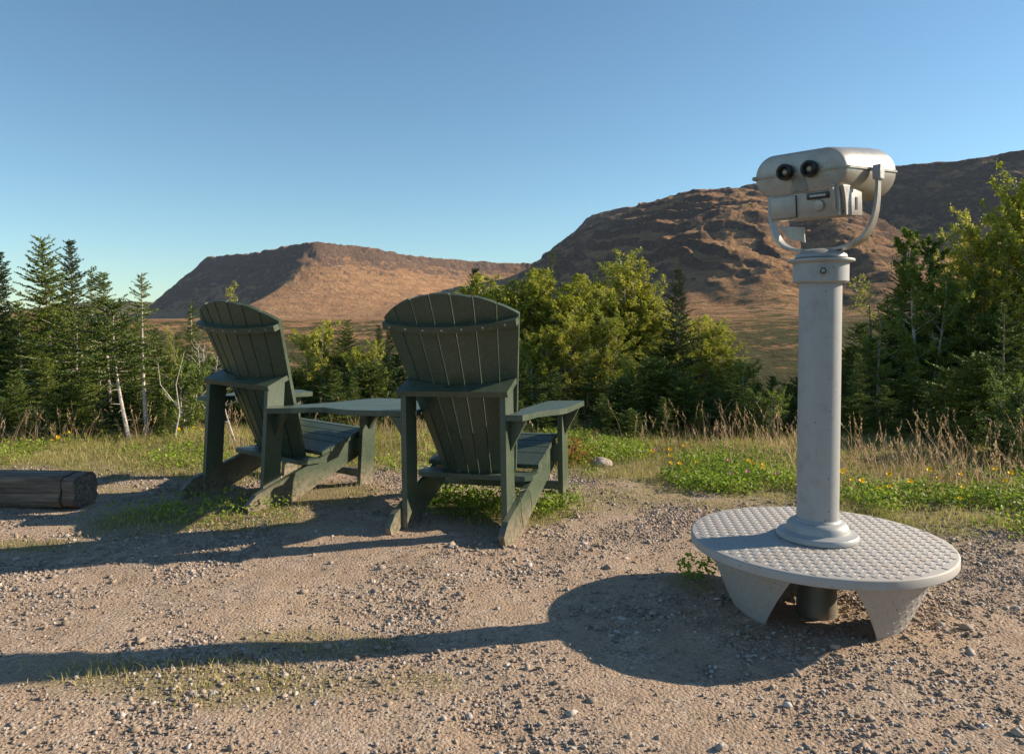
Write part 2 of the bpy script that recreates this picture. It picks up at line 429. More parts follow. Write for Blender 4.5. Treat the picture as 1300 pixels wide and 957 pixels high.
th = np.concatenate([np.linspace(-180, -48, 60)[:-1], np.linspace(-48, 48, 1180), np.linspace(48, 180, 60)[1:]])
rr = np.concatenate([[1.0], np.geomspace(9, 900, 130), np.geomspace(910, 5600, 520), np.geomspace(5700, 7500, 8)])
TH, RR = np.meshgrid(R(1)*th, rr)
X = RR*np.sin(TH); Y = RR*np.cos(TH)
Z, RK, VG = terrain(X, Y)
gth = np.gradient(Z, axis=1)/np.maximum(np.gradient(X, axis=1)**2+np.gradient(Y, axis=1)**2, 1e-6)**.5
gr_ = np.gradient(Z, axis=0)/np.gradient(RR, axis=0)
slope = np.hypot(gth, gr_)
RK = np.clip(RK*.45+.62*sstep(.50, 1.15, slope), 0, 1)
inside = (np.abs(X) < 8.4) & (Y > .7) & (Y < 10.9)
Z = np.where(inside, Z-.12, Z-.03)
idx = np.arange(TH.size).reshape(TH.shape)
F = np.stack([idx[:-1, :-1], idx[1:, :-1], idx[1:, 1:], idx[:-1, 1:]], -1).reshape(-1, 4)
hills = mesh_np('hills', np.stack([X.ravel(), Y.ravel(), Z.ravel()], 1), F, M_HILLS, smooth=True)
for nme, arr in (('rocky', RK), ('veg', VG)):
    a = hills.data.attributes.new(nme, 'FLOAT', 'POINT'); a.data.foreach_set('value', arr.ravel().astype(np.float32))
tag(hills, kind='structure')

# ------------------------------------------------------------------ scatter: gravel, grass
_t = (1+5**.5)/2
ICO_V = np.array([(-1, _t, 0), (1, _t, 0), (-1, -_t, 0), (1, -_t, 0), (0, -1, _t), (0, 1, _t), (0, -1, -_t), (0, 1, -_t), (_t, 0, -1), (_t, 0, 1), (-_t, 0, -1), (-_t, 0, 1)])/1.9
ICO_F = np.array([(0, 11, 5), (0, 5, 1), (0, 1, 7), (0, 7, 10), (0, 10, 11), (1, 5, 9), (5, 11, 4), (11, 10, 2), (10, 7, 6), (7, 1, 8), (3, 9, 4), (3, 4, 2), (3, 2, 6), (3, 6, 8), (3, 8, 9), (4, 9, 5), (2, 4, 11), (6, 2, 10), (8, 6, 7), (9, 8, 1)])
def rand_rot(n):
    q = RNG.normal(size=(n, 4)); q /= np.linalg.norm(q, axis=1)[:, None]; w, x, y, z = q.T
    return np.stack([1-2*(y*y+z*z), 2*(x*y-z*w), 2*(x*z+y*w), 2*(x*y+z*w), 1-2*(x*x+z*z), 2*(y*z-x*w), 2*(x*z-y*w), 2*(y*z+x*w), 1-2*(x*x+y*y)], 1).reshape(n, 3, 3)
def view_points(n, y0, y1, half=.74, x0=-9, x1=9, power=1.0):
    """random ground points inside the wedge in front of the camera, uniform per area"""
    out = []
    while sum(len(o) for o in out) < n:
        y = y0+(y1-y0)*RNG.random(n)**power; x = (RNG.random(n)*2-1)*(half*y1+.4)
        k = (np.abs(x) < half*y+.4) & (x > x0) & (x < x1); out.append(np.stack([x[k], y[k]], 1))
    return np.concatenate(out)[:n]
P2 = view_points(320000, 1.55, 5.4, power=.9)
cl = fbm(P2[:, 0]*2.2, P2[:, 1]*2.2, 4)
keep = RNG.random(len(P2)) < np.clip(.42+cl*.6, .16, 1)*(1-.8*green_amount(P2[:, 0], P2[:, 1]))
P2 = P2[keep]; n = len(P2)
size = np.exp(RNG.normal(-5.80, .46, n)); size = np.clip(size*(1+.35*fbm(P2[:, 0]*2.2, P2[:, 1]*2.2, 2)), .0020, .0115)
big = RNG.random(n) < .006; size[big] = RNG.uniform(.008, .017, big.sum())
S = size[:, None]*RNG.uniform(.55, 1.25, (n, 3))
V = ICO_V[None]*(1+.36*RNG.normal(size=(n, 12, 1)))*S[:, None, :]
V = np.einsum('nij,nkj->nki', rand_rot(n), V); V[:, :, 2] *= .75
V += np.stack([P2[:, 0], P2[:, 1], near_z(P2[:, 0], P2[:, 1])+size*.15], 1)[:, None, :]
F = (ICO_F[None]+12*np.arange(n)[:, None, None]).reshape(-1, 3)
tag(mesh_np('gravel', V.reshape(-1, 3), F, M_STONE), 'loose brown and grey gravel strewn over the bare clearing', 'gravel', kind='stuff')

def blades(P, h, w, lean, bend=.5, z0=None):
    """curved grass blades: P (n,2), h,w,lean (n,) -> verts, tri faces"""
    n = len(P); az = RNG.random(n)*2*pi; la = RNG.random(n)*2*pi
    s = np.stack([np.cos(az), np.sin(az), np.zeros(n)], 1)*w[:, None]*.5
    l = np.stack([np.cos(la), np.sin(la), np.zeros(n)], 1)
    base = np.stack([P[:, 0], P[:, 1], near_z(P[:, 0], P[:, 1])-.004 if z0 is None else z0], 1)
    up = np.array([0, 0, 1.])
    m = base+up*(h*.55)[:, None]+l*(lean*h*.30)[:, None]
    t = base+up*(h*np.sqrt(np.clip(1-(lean*bend)**2, .2, 1)))[:, None]+l*(lean*h)[:, None]
    V = np.stack([base-s, base+s, m+s*.75, m-s*.75, t], 1)
    k = 5*np.arange(n)[:, None]
    F = np.concatenate([k+[0, 1, 2], k+[0, 2, 3], k+[3, 2, 4]], 0)
    return V.reshape(-1, 3), F
def join(parts):
    Vs, Fs, o = [], [], 0
    for v, f in parts: Vs.append(v); Fs.append(f+o); o += len(v)
    return np.concatenate(Vs), np.concatenate(Fs)

P = view_points(480000, 2.0, 9.0, .76)
g = green_amount(P[:, 0], P[:, 1]); tuft = fbm(P[:, 0]*5, P[:, 1]*5, 3)
k = RNG.random(len(P)) < g*np.clip(.55+tuft*.6, .05, 1)
P = P[k]; g = g[k]; n = len(P)
h = RNG.uniform(.015, .05, n)*(.45+.65*g)*(1+.8*sstep(5.3, 6.6, P[:, 1]))
V, F = blades(P, h, RNG.uniform(.0022, .0042, n), RNG.uniform(.1, .9, n))
tag(mesh_np('grass', V, F, M_GRASS), 'short yellow-green grass on the verge and around the chair legs', 'grass', kind='stuff')

# broad leafy ground cover
def leaflets(P, size, zlo, zhi, tilt=.6):
    n = len(P); az = RNG.random(n)*2*pi; ti = RNG.normal(0, tilt, n); t2 = RNG.normal(0, tilt, n)
    d = np.stack([np.cos(az)*np.cos(ti), np.sin(az)*np.cos(ti), np.sin(ti)], 1)
    s = np.stack([-np.sin(az)*np.cos(t2), np.cos(az)*np.cos(t2), np.sin(t2)], 1)
    c = P if P.shape[1] == 3 else np.stack([P[:, 0], P[:, 1], near_z(P[:, 0], P[:, 1])+RNG.uniform(zlo, zhi, n)], 1)
    sz = size[:, None]
    nrm = np.cross(d, s)
    V = np.stack([c-d*sz*.5, c+s*sz*.30+nrm*sz*.1, c+d*sz*.5, c-s*sz*.30+nrm*sz*.1], 1).reshape(-1, 3)
    k = 4*np.arange(n)[:, None]
    return V, np.concatenate([k+[0, 1, 2], k+[0, 2, 3]], 0)
P = view_points(560000, 3.0, 8.0, .76)
x, y = P.T
gn = fbm(x*2.3+4, y*2.3, 4)
dens = sstep(.05, .4, y-gb(x))*sstep(2.6, .7, y-gb(x))*np.where(x > .3, 1, .28)*np.clip(.42+gn*1.2, 0, 1)
dd = np.sqrt(((x+.12)/.5)**2+((y-4.2)/.32)**2); dens = np.maximum(dens, .75*sstep(1.1, .5, dd+gn*.3))
dd = np.sqrt(((x+1.75)/.6)**2+((y-4.15)/.4)**2); dens = np.maximum(dens, .12*sstep(1.1, .5, dd+gn*.3))
dd = np.sqrt(((x-.78)/.10)**2+((y-3.05)/.10)**2); dens = np.maximum(dens, .9*sstep(1.1, .5, dd+gn*.3))
k = RNG.random(len(P)) < dens*.8; P = P[k]; n = len(P)
V, F = leaflets(P, RNG.uniform(.014, .034, n), .0, .095)
tag(mesh_np('ground_cover', V, F, M_CLOVER), 'bright green leafy ground cover edging the gravel clearing', 'ground cover', kind='stuff')

# tall dry grass with seed heads
P = view_points(60000, 4.2, 9.6, .76)
x, y = P.T; tn = fbm(x*1.3+8, y*1.3, 4)
tn = tn+.5*fbm(x*4+3, y*4, 3)
dens = sstep(.55, 1.4, y-gb(x))*np.clip(.30+tn*1.5, .02, 1)*np.where(x > 0, .75, np.where(x < -3.2, 1.0, .8))
P = P[RNG.random(len(P)) < dens*.42]; n = len(P)
h = RNG.uniform(.08, .24, n)
dry = blades(P, h, RNG.uniform(.0025, .005, n), RNG.uniform(.1, .75, n))
ks = RNG.random(n) < .26; Q = P[ks]; n = len(Q)
hs = RNG.uniform(.14, .38, n)
az = RNG.normal(2.2, 1.3, n); ln = RNG.uniform(.05, .65, n)
base = np.stack([Q[:, 0], Q[:, 1], near_z(Q[:, 0], Q[:, 1])-.004], 1)
tip = base+np.stack([np.cos(az)*ln*hs, np.sin(az)*ln*hs, hs], 1)
sa = RNG.random(n)*pi; s = np.stack([np.cos(sa), np.sin(sa), np.zeros(n)], 1)
d = (tip-base)/np.linalg.norm(tip-base, axis=1)[:, None]
w = .0013
mid = base+(tip-base)*.5-np.stack([np.cos(az), np.sin(az), np.zeros(n)], 1)*(ln*hs*.12)[:, None]
V1 = np.stack([base-s*w, base+s*w, mid+s*w, mid-s*w, tip], 1).reshape(-1, 3); kk = 5*np.arange(n)[:, None]
F1 = np.concatenate([kk+[0, 1, 2], kk+[0, 2, 3], kk+[3, 2, 4]], 0)
parts = [dry, (V1, F1)]
for j in range(14):      # spikelets along the head
    f = .70+.34*j/13; c = base+(tip-base)*f
    wd = .009*sin(pi*min(max((f-.68)/.40, .05), .97))+.002
    off = RNG.normal(0, wd*.45, (n, 3)); a3 = RNG.normal(size=(n, 3)); a3 = a3/np.linalg.norm(a3, axis=1)[:, None]*wd*.5
    c = c+off
    parts.append((np.stack([c-a3, c+a3, c+d*.019], 1).reshape(-1, 3), np.arange(3*n).reshape(n, 3)))
V, F = join(parts)
tag(mesh_np('dry_grass', V, F, M_STRAW), 'tall straw-coloured grass with seed heads in front of the trees', 'grass', kind='stuff')

# ------------------------------------------------------------------ trees
def spruce_mesh(seed, h, rad, z0=.06, curve=0, dens=1.0, gap=.075, dark=False, dead=0.0, up=.15, flag=0.0, pw=.85, pale=False):
    """returns (trunk object, crown object) unlinked"""
    r_ = random.Random(seed); bm = bmesh.new()
    lean = [(r_.uniform(-.03, .03)*h) for _ in range(2)]
    def axis(z):
        t = z/h; return Vector((lean[0]*t*t+curve*sin(t*1.9)+.012*h*sin(3*t+seed), lean[1]*t*t+.012*h*sin(4*t), z))
    nseg = 12
    r0 = .012*h+.006
    tube(bm, [axis(h*i/nseg-(.05 if i == 0 else 0)) for i in range(nseg+1)], [r0*(1-.93*i/nseg) for i in range(nseg+1)], 8)
    base, dirs, lens = [], [], []
    def needles(p, q, step=.0034):
        d = q-p; L = d.length
        if L < 1e-4: return
        n = max(2, int(L/step*dens)); d.normalize()
        t = np.array([r_.random() for _ in range(n)])
        base.append(np.array(p)[None]+np.array(q-p)[None]*t[:, None]); dirs.append(np.repeat(np.array(d)[None], n, 0))
    z = z0*h
    while z < h*.985:
        f = (z/h-z0)/(1-z0) if z0 < 1 else 0
        nb = r_.choice((4, 5, 5, 6)) if f < .9 else 4
        a0 = r_.random()*6.28
        Lw = rad*((1-f)**pw)*r_.uniform(.75, 1.15)+.03
        if f < .12: Lw *= .75+2*f
        for i in range(nb):
            a = a0+6.283*i/nb+r_.uniform(-.35, .35); L = Lw*r_.uniform(.6, 1.15)*(1+flag*cos(a))
            if r_.random() < .06: continue
            slope = up+.75*f*f-.28*(1-f)+r_.uniform(-.12, .12)
            o = axis(z+r_.uniform(-.4, .4)*gap); prev = o; n = max(3, int(L/.05))
            pts = [o]
            for k in range(1, n+1):
                s = k/n
                p = o+Vector((cos(a+.15*s)*L*s, sin(a+.15*s)*L*s, L*(slope*s+.22*s*s*(1-f)-.10*s)))+Vector([r_.uniform(-.006, .006) for _ in range(3)])
                pts.append(p)
            tube(bm, pts[::2] if len(pts) > 4 else pts, [max(.0012, .008*L*(1-k/len(pts))+.001) for k in range(len(pts[::2] if len(pts) > 4 else pts))], 4, False)
            for k in range(1, len(pts)):
                s = k/n; p0, p1 = pts[k-1], pts[k]
                if s > .18: needles(p0, p1)
                d = (p1-p0).normalized(); side = Vector((-d.y, d.x, 0))
                if s > .12:
                    for sg in (-1, 1):
                        tl = (.42*L*(1-s)+.035)*r_.uniform(.6, 1.1)
                        dd_ = (d*.62+side*sg*.75+Vector((0, 0, r_.uniform(-.22, .18)))).normalized()
                        q0 = p0.lerp(p1, r_.random()); q1 = q0+dd_*tl
                        needles(q0, q1)
                        if tl > .075:
                            for u in (.35, .6, .8):
                                qq = q0.lerp(q1, u); e = (dd_*.7+side*sg*r_.choice((-1, 1))*.5+d*.3+Vector((0, 0, r_.uniform(-.2, .2)))).normalized()
                                needles(qq, qq+e*tl*.38*(1.1-u))
        z += gap*r_.uniform(.75, 1.3)*(1.0 if h < 2 else 1.15)*(1-.35*f)
    needles(axis(h*.9), axis(h))
    # dead lower twigs
    zz = .08*h
    while zz < max(z0, dead)*h:
        a = r_.random()*6.28; L = r_.uniform(.08, .30)*rad*1.4
        o = axis(zz); pts = [o+Vector((cos(a)*L*s, sin(a)*L*s, L*s*r_.uniform(-.1, .25))) for s in (0, .35, .7, 1)]
        tube(bm, pts, [.0035, .0028, .002, .0008], 4, False)
        zz += r_.uniform(.02, .06)*h
    tr = obj('trunk', bm, M_BARKP if pale else M_BARK, smooth=True)
    B = np.concatenate(base); D = np.concatenate(dirs); n = len(B)
    rr_ = np.random.default_rng(seed)
    per = rr_.normal(size=(n, 3)); per -= (per*D).sum(1)[:, None]*D; per /= np.linalg.norm(per, axis=1)[:, None]
    nd_ = D*.75+per*.75; nd_ /= np.linalg.norm(nd_, axis=1)[:, None]
    L = rr_.uniform(.014, .026, n)[:, None]; wv = np.cross(nd_, rr_.normal(size=(n, 3))); wv /= np.linalg.norm(wv, axis=1)[:, None]
    wv *= .0044
    V = np.stack([B-wv, B+wv, B+nd_*L], 1).reshape(-1, 3)
    cr = mesh_np('crown', V, np.arange(3*n).reshape(n, 3), M_SPRUCE_D if dark else M_SPRUCE)
    return tr, cr, h

def leafy_mesh(seed, h, rad, nst=3, leaves=9000, size=.036, mat_=None, z0=.10, top=1.0, dead=False):
    r_ = random.Random(seed); bm = bmesh.new(); ends = []
    rn = np.random.default_rng(seed)
    for s_ in range(nst):
        a = 6.28*s_/nst+r_.uniform(-.5, .5); sp = r_.uniform(.15, .55)*rad*(0 if nst == 1 else 1)
        hh = h*r_.uniform(.72, 1.0) if s_ else h
        pts = []
        ns = 10
        for i in range(ns+1):
            t = i/ns
            pts.append(Vector((cos(a)*sp*t**.8+.02*sin(5*t+s_), sin(a)*sp*t**.8+.02*cos(4*t+s_), hh*t-(.05 if i == 0 else 0))))
        r0 = (.010*hh+.006)
        tube(bm, pts, [r0*(1-.9*i/ns) for i in range(ns+1)], 7)
        nb = int(34*hh/2)
        for b_ in range(nb):
            f = z0+(1-z0)*((b_+r_.random())/nb)
            i = min(int(f*ns), ns-1); o = pts[i].lerp(pts[i+1], f*ns-i)
            prof = (sin(pi*min(1, f*.72+.18)))**.7
            L = rad*(.35+.75*prof)*r_.uniform(.45, 1.1)*(1 if nst > 1 else 1.15)*(1.0-.30*f)
            a2 = r_.random()*6.28; upw = .25+.75*f+r_.uniform(-.15, .25)
            d = Vector((cos(a2), sin(a2), upw)).normalized(); q = [o]
            for k in range(1, 6): q.append(q[-1]+d*(L/5)+Vector([r_.uniform(-.012, .012) for _ in range(3)])); 
            tube(bm, q, [.0045*(L/.5+.3)*(1-k/6)+.0008 for k in range(6)], 5, False)
            for k in range(1, 6):
                for _ in range(2):
                    e = (d*.6+Vector([r_.uniform(-1, 1) for _ in range(3)])*.8).normalized()
                    l2 = L*.32*r_.uniform(.4, 1.1)*(1.15-k/8)
                    tube(bm, [q[k], q[k]+e*l2], [.0016, .0006], 3, False)
                    ends.append((q[k], q[k]+e*l2))
            ends.append((q[-2], q[-1]+d*.04))
    tr = obj('trunk', bm, M_BARKP if nst > 1 or dead else M_BARK, smooth=True)
    if dead: return tr, None, h
    E0 = np.array([tuple(a) for a, b in ends]); E1 = np.array([tuple(b) for a, b in ends])
    i = rn.integers(0, len(E0), leaves); t = rn.random(leaves)[:, None]**.7
    Pn = E0[i]*(1-t)+E1[i]*t+rn.normal(0, .018, (leaves, 3))
    V, F = leaflets(Pn, rn.uniform(size*.6, size*1.15, leaves), 0, 0, .7)
    return tr, mesh_np('crown', V, F, mat_ or M_BIRCH), h

arch = {}
def define(key, fn, *a, **k):
    tr, cr, h = fn(*a, **k)
    if cr is not None and len(cr.data.vertices) > 300:
        zz_ = np.empty(len(cr.data.vertices)*3, np.float32); cr.data.vertices.foreach_get('co', zz_); h = max(h, float(np.percentile(zz_[2::3], 99.8)))
    arch[key] = (tr, cr, h)
define('sA', spruce_mesh, 1, 2.3, .80, gap=.062, pw=.72, dead=.25)
define('sB', spruce_mesh, 2, 2.5, .70, gap=.064, pw=.75, dead=.2, dark=True)
define('sC', spruce_mesh, 3, 1.9, .62)
define('sD', spruce_mesh, 4, 1.3, .56, gap=.055)
define('sT', spruce_mesh, 5, 2.2, .30, z0=.62, dead=.62, dens=1.1, gap=.055, pale=True, pw=.6, flag=.3)
define('sU', spruce_mesh, 6, 2.3, .40, z0=.34, dead=.5, dens=.8, gap=.085, pale=True, flag=.5)
define('sY', spruce_mesh, 7, 2.1, .46, gap=.14, dens=1.15, up=.35, dead=.2)
define('sL', spruce_mesh, 8, .85, .55, gap=.045, pw=.6)
define('sV', spruce_mesh, 9, 1.5, .60, gap=.06, pw=.5, z0=.3, dead=.3, flag=.4, pale=True)
define('sK', spruce_mesh, 10, 1.35, .44, z0=.50, curve=-.15, dead=.5, gap=.05, pw=.5, pale=True)
define('bA', leafy_mesh, 21, 2.2, .66, 5, 26000, size=.042)
define('bB', leafy_mesh, 22, 2.5, .74, 6, 32000, size=.042)
define('bC', leafy_mesh, 23, 1.7, .62, 5, 20000, size=.038)
define('bD', leafy_mesh, 24, 2.6, .62, 2, 20000, size=.040, mat_=M_ALDER)
define('bL', leafy_mesh, 25, 1.0, .50, 5, 7000, size=.040, mat_=M_ALDER)
define('bS', leafy_mesh, 26, 2.0, .35, 1, 1500, size=.032)
define('bX', leafy_mesh, 27, 1.2, .40, 3, 10, size=.03, dead=True)
used = set()
KN = {'s': ('spruce_tree', 'tree'), 'b': ('birch_tree', 'tree')}
def plant(key, px, ytop, Yd, label, group=None, name=None, cat=None, h=None, wide=1.0, rot=None):
    """px, ytop: where the tip should be seen; Yd: distance"""
    x_ = (px-650)/931.6*Yd
    zt = CAM_H+(405-ytop)/931.6*Yd
    zg = float(near_z(np.array([x_]), np.array([Yd]))[0])-.02
    tr, cr, h0 = arch[key]
    hh = zt-zg; s = hh/h0
    nm, ct = KN[key[0]]
    e = empty(name or nm, (x_, Yd, zg), (0, 0, rnd.random()*6.28 if rot is None else rot))
    w_ = s*wide if s < 1.25 else (s*.5+.6)*wide
    e.scale = (w_, w_, s)
    tag(e, label, cat or ct, group)
    for o in (tr, cr):
        if o is None: continue
        if key in used:
            c = o.copy(); C.objects.link(c); c.parent = e
        else: o.parent = e
    used.add(key)
    return e

G1 = 'spruces in the thicket left of the chairs'
plant('sB', 3, 318, 9.0, 'dark slender spruce cut by the left edge of the photo', G1)
plant('sA', 64, 303, 8.8, 'tallest full spruce left of the chairs, layered boughs against the sky', G1)
plant('sB', 92, 305, 10.2, 'narrow spruce close behind the tallest one left of the chairs', G1, wide=.8)
plant('sU', 112, 338, 9.2, 'thin half-bare spruce right of the two tallest on the left', G1)
plant('sT', 137, 347, 8.3, 'spruce with a tuft of needles at its very tip and a bare neck', G1)
plant('sU', 185, 346, 6.9, 'tall spindly spruce with a long pale bare trunk', G1)
plant('sK', 164, 378, 6.6, 'wind-bent spruce with a pale curving trunk and flat crown', G1, wide=1.0, rot=0)
plant('sC', 28, 385, 8.2, 'mid-height spruce in front of the tallest on the far left', G1)
plant('sV', 95, 400, 8.0, 'flat-topped bushy spruce under the tallest one on the left', G1, wide=1.1)
plant('sU', 239, 383, 10.5, 'thin sparse spruce tip standing clear just left of the left chair', G1)
plant('sD', 208, 455, 7.4, 'squat rounded spruce under the spindly one left of the chairs', G1)
plant('sY', 125, 430, 7.5, 'young open-branched spruce beside the pale curving trunk', G1)
LL = 'low bushy spruce filling the foot of the thicket left of the chairs'
for px, yt, Y_ in [(-25, 440, 7.4), (20, 470, 7.1), (62, 455, 7.6), (88, 485, 6.9), (45, 430, 8.4), (172, 480, 7.6), (215, 500, 7.2), (250, 470, 8.6), (10, 400, 9.8), (120, 420, 9.6), (180, 430, 9.8), (75, 400, 10.8), (300, 500, 8.0), (-5, 425, 8.8), (40, 415, 9.0), (80, 425, 8.6), (150, 440, 8.8), (200, 435, 9.0), (110, 455, 7.9), (230, 440, 9.4), (270, 455, 8.2), (155, 405, 9.4), (196, 418, 8.8), (222, 428, 9.0), (178, 412, 10.2), (128, 405, 9.0), (170, 425, 8.2), (100, 430, 8.2), (215, 440, 8.0), (245, 425, 9.4), (0, 390, 9.4), (50, 395, 9.9), (60, 500, 6.9), (207, 515, 6.7), (0, 505, 6.9)]:
    plant(rnd.choice(('sL', 'sD', 'sC')) if yt > 440 else 'sC', px, yt, Y_, LL, 'low spruces left of the chairs', wide=1.15)
for k_, px, yt, Y_, lb in [('sA', -70, 330, 9.2, 'full spruce standing just beyond the left edge of the photo'),
                           ('sB', -150, 345, 9.6, 'second dark spruce beyond the left edge, outside the full one')]:
    plant(k_, px, yt, Y_, lb, G1)
plant('bL', 232, 455, 7.0, 'sunlit leafy birch bush left of the left chair', 'leafy bushes by the chairs', 'birch_bush', 'bush')
plant('bS', 285, 358, 8.6, 'sparse birch with a few yellow leaves rising over the left chair back', 'thin birches by the chairs')
plant('bS', 222, 415, 7.4, 'sparse twiggy birch just left of the left chair', 'thin birches by the chairs')
plant('bX', 262, 440, 8.0, 'bare greying birch bush behind the left edge of the left chair', None, 'dead_bush', 'bush')
G2 = 'trees between the two chairs'
plant('bC', 405, 408, 8.8, 'yellowish birch just right of the left chair back', G2)
plant('sA', 437, 407, 8.8, 'bushy spruce rising midway between the two chairs', G2)
plant('bC', 462, 432, 8.2, 'low birch beside the bushy spruce between the chairs', G2)
plant('sB', 482, 412, 11.2, 'dark narrow spruce seen just left of the right chair', G2, wide=.7)
plant('sB', 494, 411, 12.0, 'dark narrow spruce touching the left edge of the right chair back', G2, wide=.7)
for px, yt, Y_ in [(395, 450, 8.4), (425, 470, 7.6), (470, 460, 7.9), (505, 450, 9.4), (375, 470, 8.8), (345, 480, 8.2), (450, 480, 7.3), (540, 470, 8.2), (580, 460, 8.4), (410, 440, 9.6), (450, 445, 9.8), (490, 450, 8.6), (430, 500, 7.2), (500, 500, 7.4), (320, 440, 9.8)]:
    plant(rnd.choice(('sL', 'sD', 'sC')), px, yt, Y_, 'low bushy spruce seen past and under the chairs', 'low spruces behind the chairs', wide=1.2)
G3 = 'birches right of the right chair'
plant('sB', 600, 340, 10.2, 'dark spruce tip showing above the right chair back', None, wide=.8)
for i, (k_, px, yt, Y_, lb) in enumerate([
    ('bC', 628, 352, 9.4, 'yellow-green birch rising just above the right chair back'),
    ('bA', 656, 344, 9.0, 'birch with a rounded crown right of the right chair back'),
    ('bB', 692, 345, 9.2, 'dense sunlit birch between the right chair and the tall central birch'),
    ('bA', 722, 350, 8.8, 'middle birch of the clump right of the right chair'),
    ('bC', 752, 358, 9.6, 'small-crowned birch just left of the tallest central birch'),
    ('bB', 802, 320, 9.4, 'tallest birch of the central clump, its tip over the brown slope'),
    ('bA', 834, 374, 9.2, 'birch directly left of the lone dark spruce top'),
    ('bB', 770, 395, 8.4, 'broad birch in front of the tallest central birch'),
    ('bA', 882, 402, 9.6, 'birch just right of the lone dark spruce top'),
    ('bB', 908, 405, 9.0, 'outermost big birch at the right end of the central clump'),
    ('bC', 852, 425, 8.0, 'low birch below the lone dark spruce top'),
    ('bC', 800, 450, 7.7, 'low leafy birch at the foot of the central clump'),
    ('bA', 680, 415, 8.2, 'full birch close behind the right arm of the right chair'),
    ('bC', 690, 372, 10.4, 'small birch top filling behind the dense sunlit birch'),
    ('bA', 780, 362, 10.6, 'birch behind and left of the tallest central birch'),
    ('bA', 902, 428, 8.3, 'broad low birch sloping down towards the valley gap'),
    ('bB', 720, 400, 8.3, 'broad front birch of the clump beside the right chair'),
    ('bC', 935, 450, 8.2, 'yellowing birch at the edge of the valley gap')]):
    plant(k_, px, yt, Y_, lb, G3, wide=1.22)
plant('sY', 698, 322, 9.6, 'thin twiggy spruce leader poking above the birches', None, wide=.6)
plant('sB', 862, 340, 7.9, 'lone dark spruce top standing over the central birches', None, wide=.85)
G4 = 'spruces under the central birches'
for px, yt, Y_ in [(660, 455, 7.6), (705, 470, 7.3), (745, 440, 7.9), (790, 480, 7.2), (835, 455, 7.5), (870, 480, 7.2), (905, 470, 7.8), (925, 500, 7.2), (765, 500, 6.9), (720, 400, 9.9), (640, 400, 10), (790, 410, 10.2), (880, 430, 9.6), (960, 505, 7.8), (690, 500, 6.9), (842, 505, 6.8), (730, 520, 6.6), (800, 520, 6.6), (890, 520, 6.8), (620, 470, 7.4), (660, 510, 6.8), (940, 525, 6.9), (1000, 535, 7.0), (955, 492, 8.6), (975, 505, 8.0), (940, 480, 9.0), (985, 520, 7.4), (930, 468, 7.0), (962, 486, 7.4), (982, 478, 7.9), (1003, 488, 7.2), (948, 500, 6.7), (1015, 480, 8.2), (912, 440, 9.6), (930, 465, 9.2), (770, 440, 9.2), (690, 440, 9.4)]:
    plant(rnd.choice(('sC', 'sD', 'sD', 'sL')), px, yt, Y_, 'low spruce growing under the central birch clump', G4, wide=1.15)
plant('sC', 958, 468, 14, 'small slim spruce standing in the valley gap', 'trees in the valley gap', wide=.6)
plant('sU', 948, 452, 17, 'tiny thin spruce higher in the valley gap', 'trees in the valley gap', wide=.8)
plant('sC', 996, 486, 10.5, 'bushy young spruce just left of the grey post', 'trees in the valley gap')
plant('bL', 975, 492, 6.8, 'low birch bush between the clump and the grey post', 'trees in the valley gap', 'birch_bush', 'bush')
plant('sD', 1020, 500, 8.8, 'young spruce hidden partly behind the grey post', 'trees in the valley gap')
G5 = 'trees right of the grey post'
for k_, px, yt, Y_, lb, w_ in [
    ('sA', 1147, 328, 8.6, 'dark spruce top nearest right of the viewer head', .9),
    ('bS', 1105, 350, 9.0, 'sparse birch with orange-yellow leaves right of the grey post', 1.3),
    ('sY', 1116, 385, 7.4, 'open young spruce with a visible pale stem right of the post', 1),
    ('sC', 1092, 450, 7.0, 'small spruce nearest the right side of the grey post', 1),
    ('bD', 1178, 292, 7.8, 'light-leaved alder with a slim grey stem right of the viewer', 1),
    ('bD', 1205, 300, 8.2, 'second slim-stemmed alder standing among the dark spruces', 1),
    ('bB', 1240, 268, 8.6, 'large yellow-green birch filling the upper right', .9),
    ('bB', 1290, 205, 8.2, 'tallest birch, cut by the right edge of the photo', .8),
    ('bA', 1325, 262, 7.9, 'birch reaching in from beyond the right edge', .9),
    ('sY', 1274, 385, 6.4, 'young open spruce before the tallest birch on the right', 1),
    ('sB', 1215, 330, 9.2, 'dark spruce deep between the alders and the large birch', 1),
    ('sB', 1130, 380, 9.4, 'dark spruce behind the open young spruce right of the post', 1),
    ('bA', 1262, 330, 9.4, 'shaded birch behind the young open spruce on the right', 1),
    ('sA', 1318, 400, 6.6, 'spruce cut by the right edge below the tallest birch', 1),
    ('bL', 1285, 470, 5.9, 'leafy bush with pale shiny leaves at the right edge', .9)]:
    plant(k_, px, yt, Y_, lb, G5, wide=w_)
for px, yt, Y_ in [(1080, 505, 6.9), (1125, 490, 6.9), (1160, 460, 7.2), (1200, 470, 6.8), (1240, 450, 6.6), (1180, 520, 6.3), (1225, 530, 6.0), (1145, 530, 6.4), (1280, 540, 5.5), (1300, 500, 5.8), (1250, 400, 7.6), (1195, 400, 8.0), (1105, 430, 8.4), (1165, 400, 8.8), (1230, 420, 9.5), (1340, 520, 5.2), (1068, 470, 8.2), (1075, 440, 9.4), (1050, 500, 8.0), (1090, 410, 9.8)]:
    plant(rnd.choice(('sC', 'sD', 'sD', 'sL')), px, yt, Y_, 'low dark spruce in the shade right of the grey post', 'low spruces right of the post', wide=1.15)
for k_ in arch:      # archetypes never planted must not stay at the origin
    if k_ not in used:
        for o in arch[k_][:2]:
            if o: bpy.data.objects.remove(o)

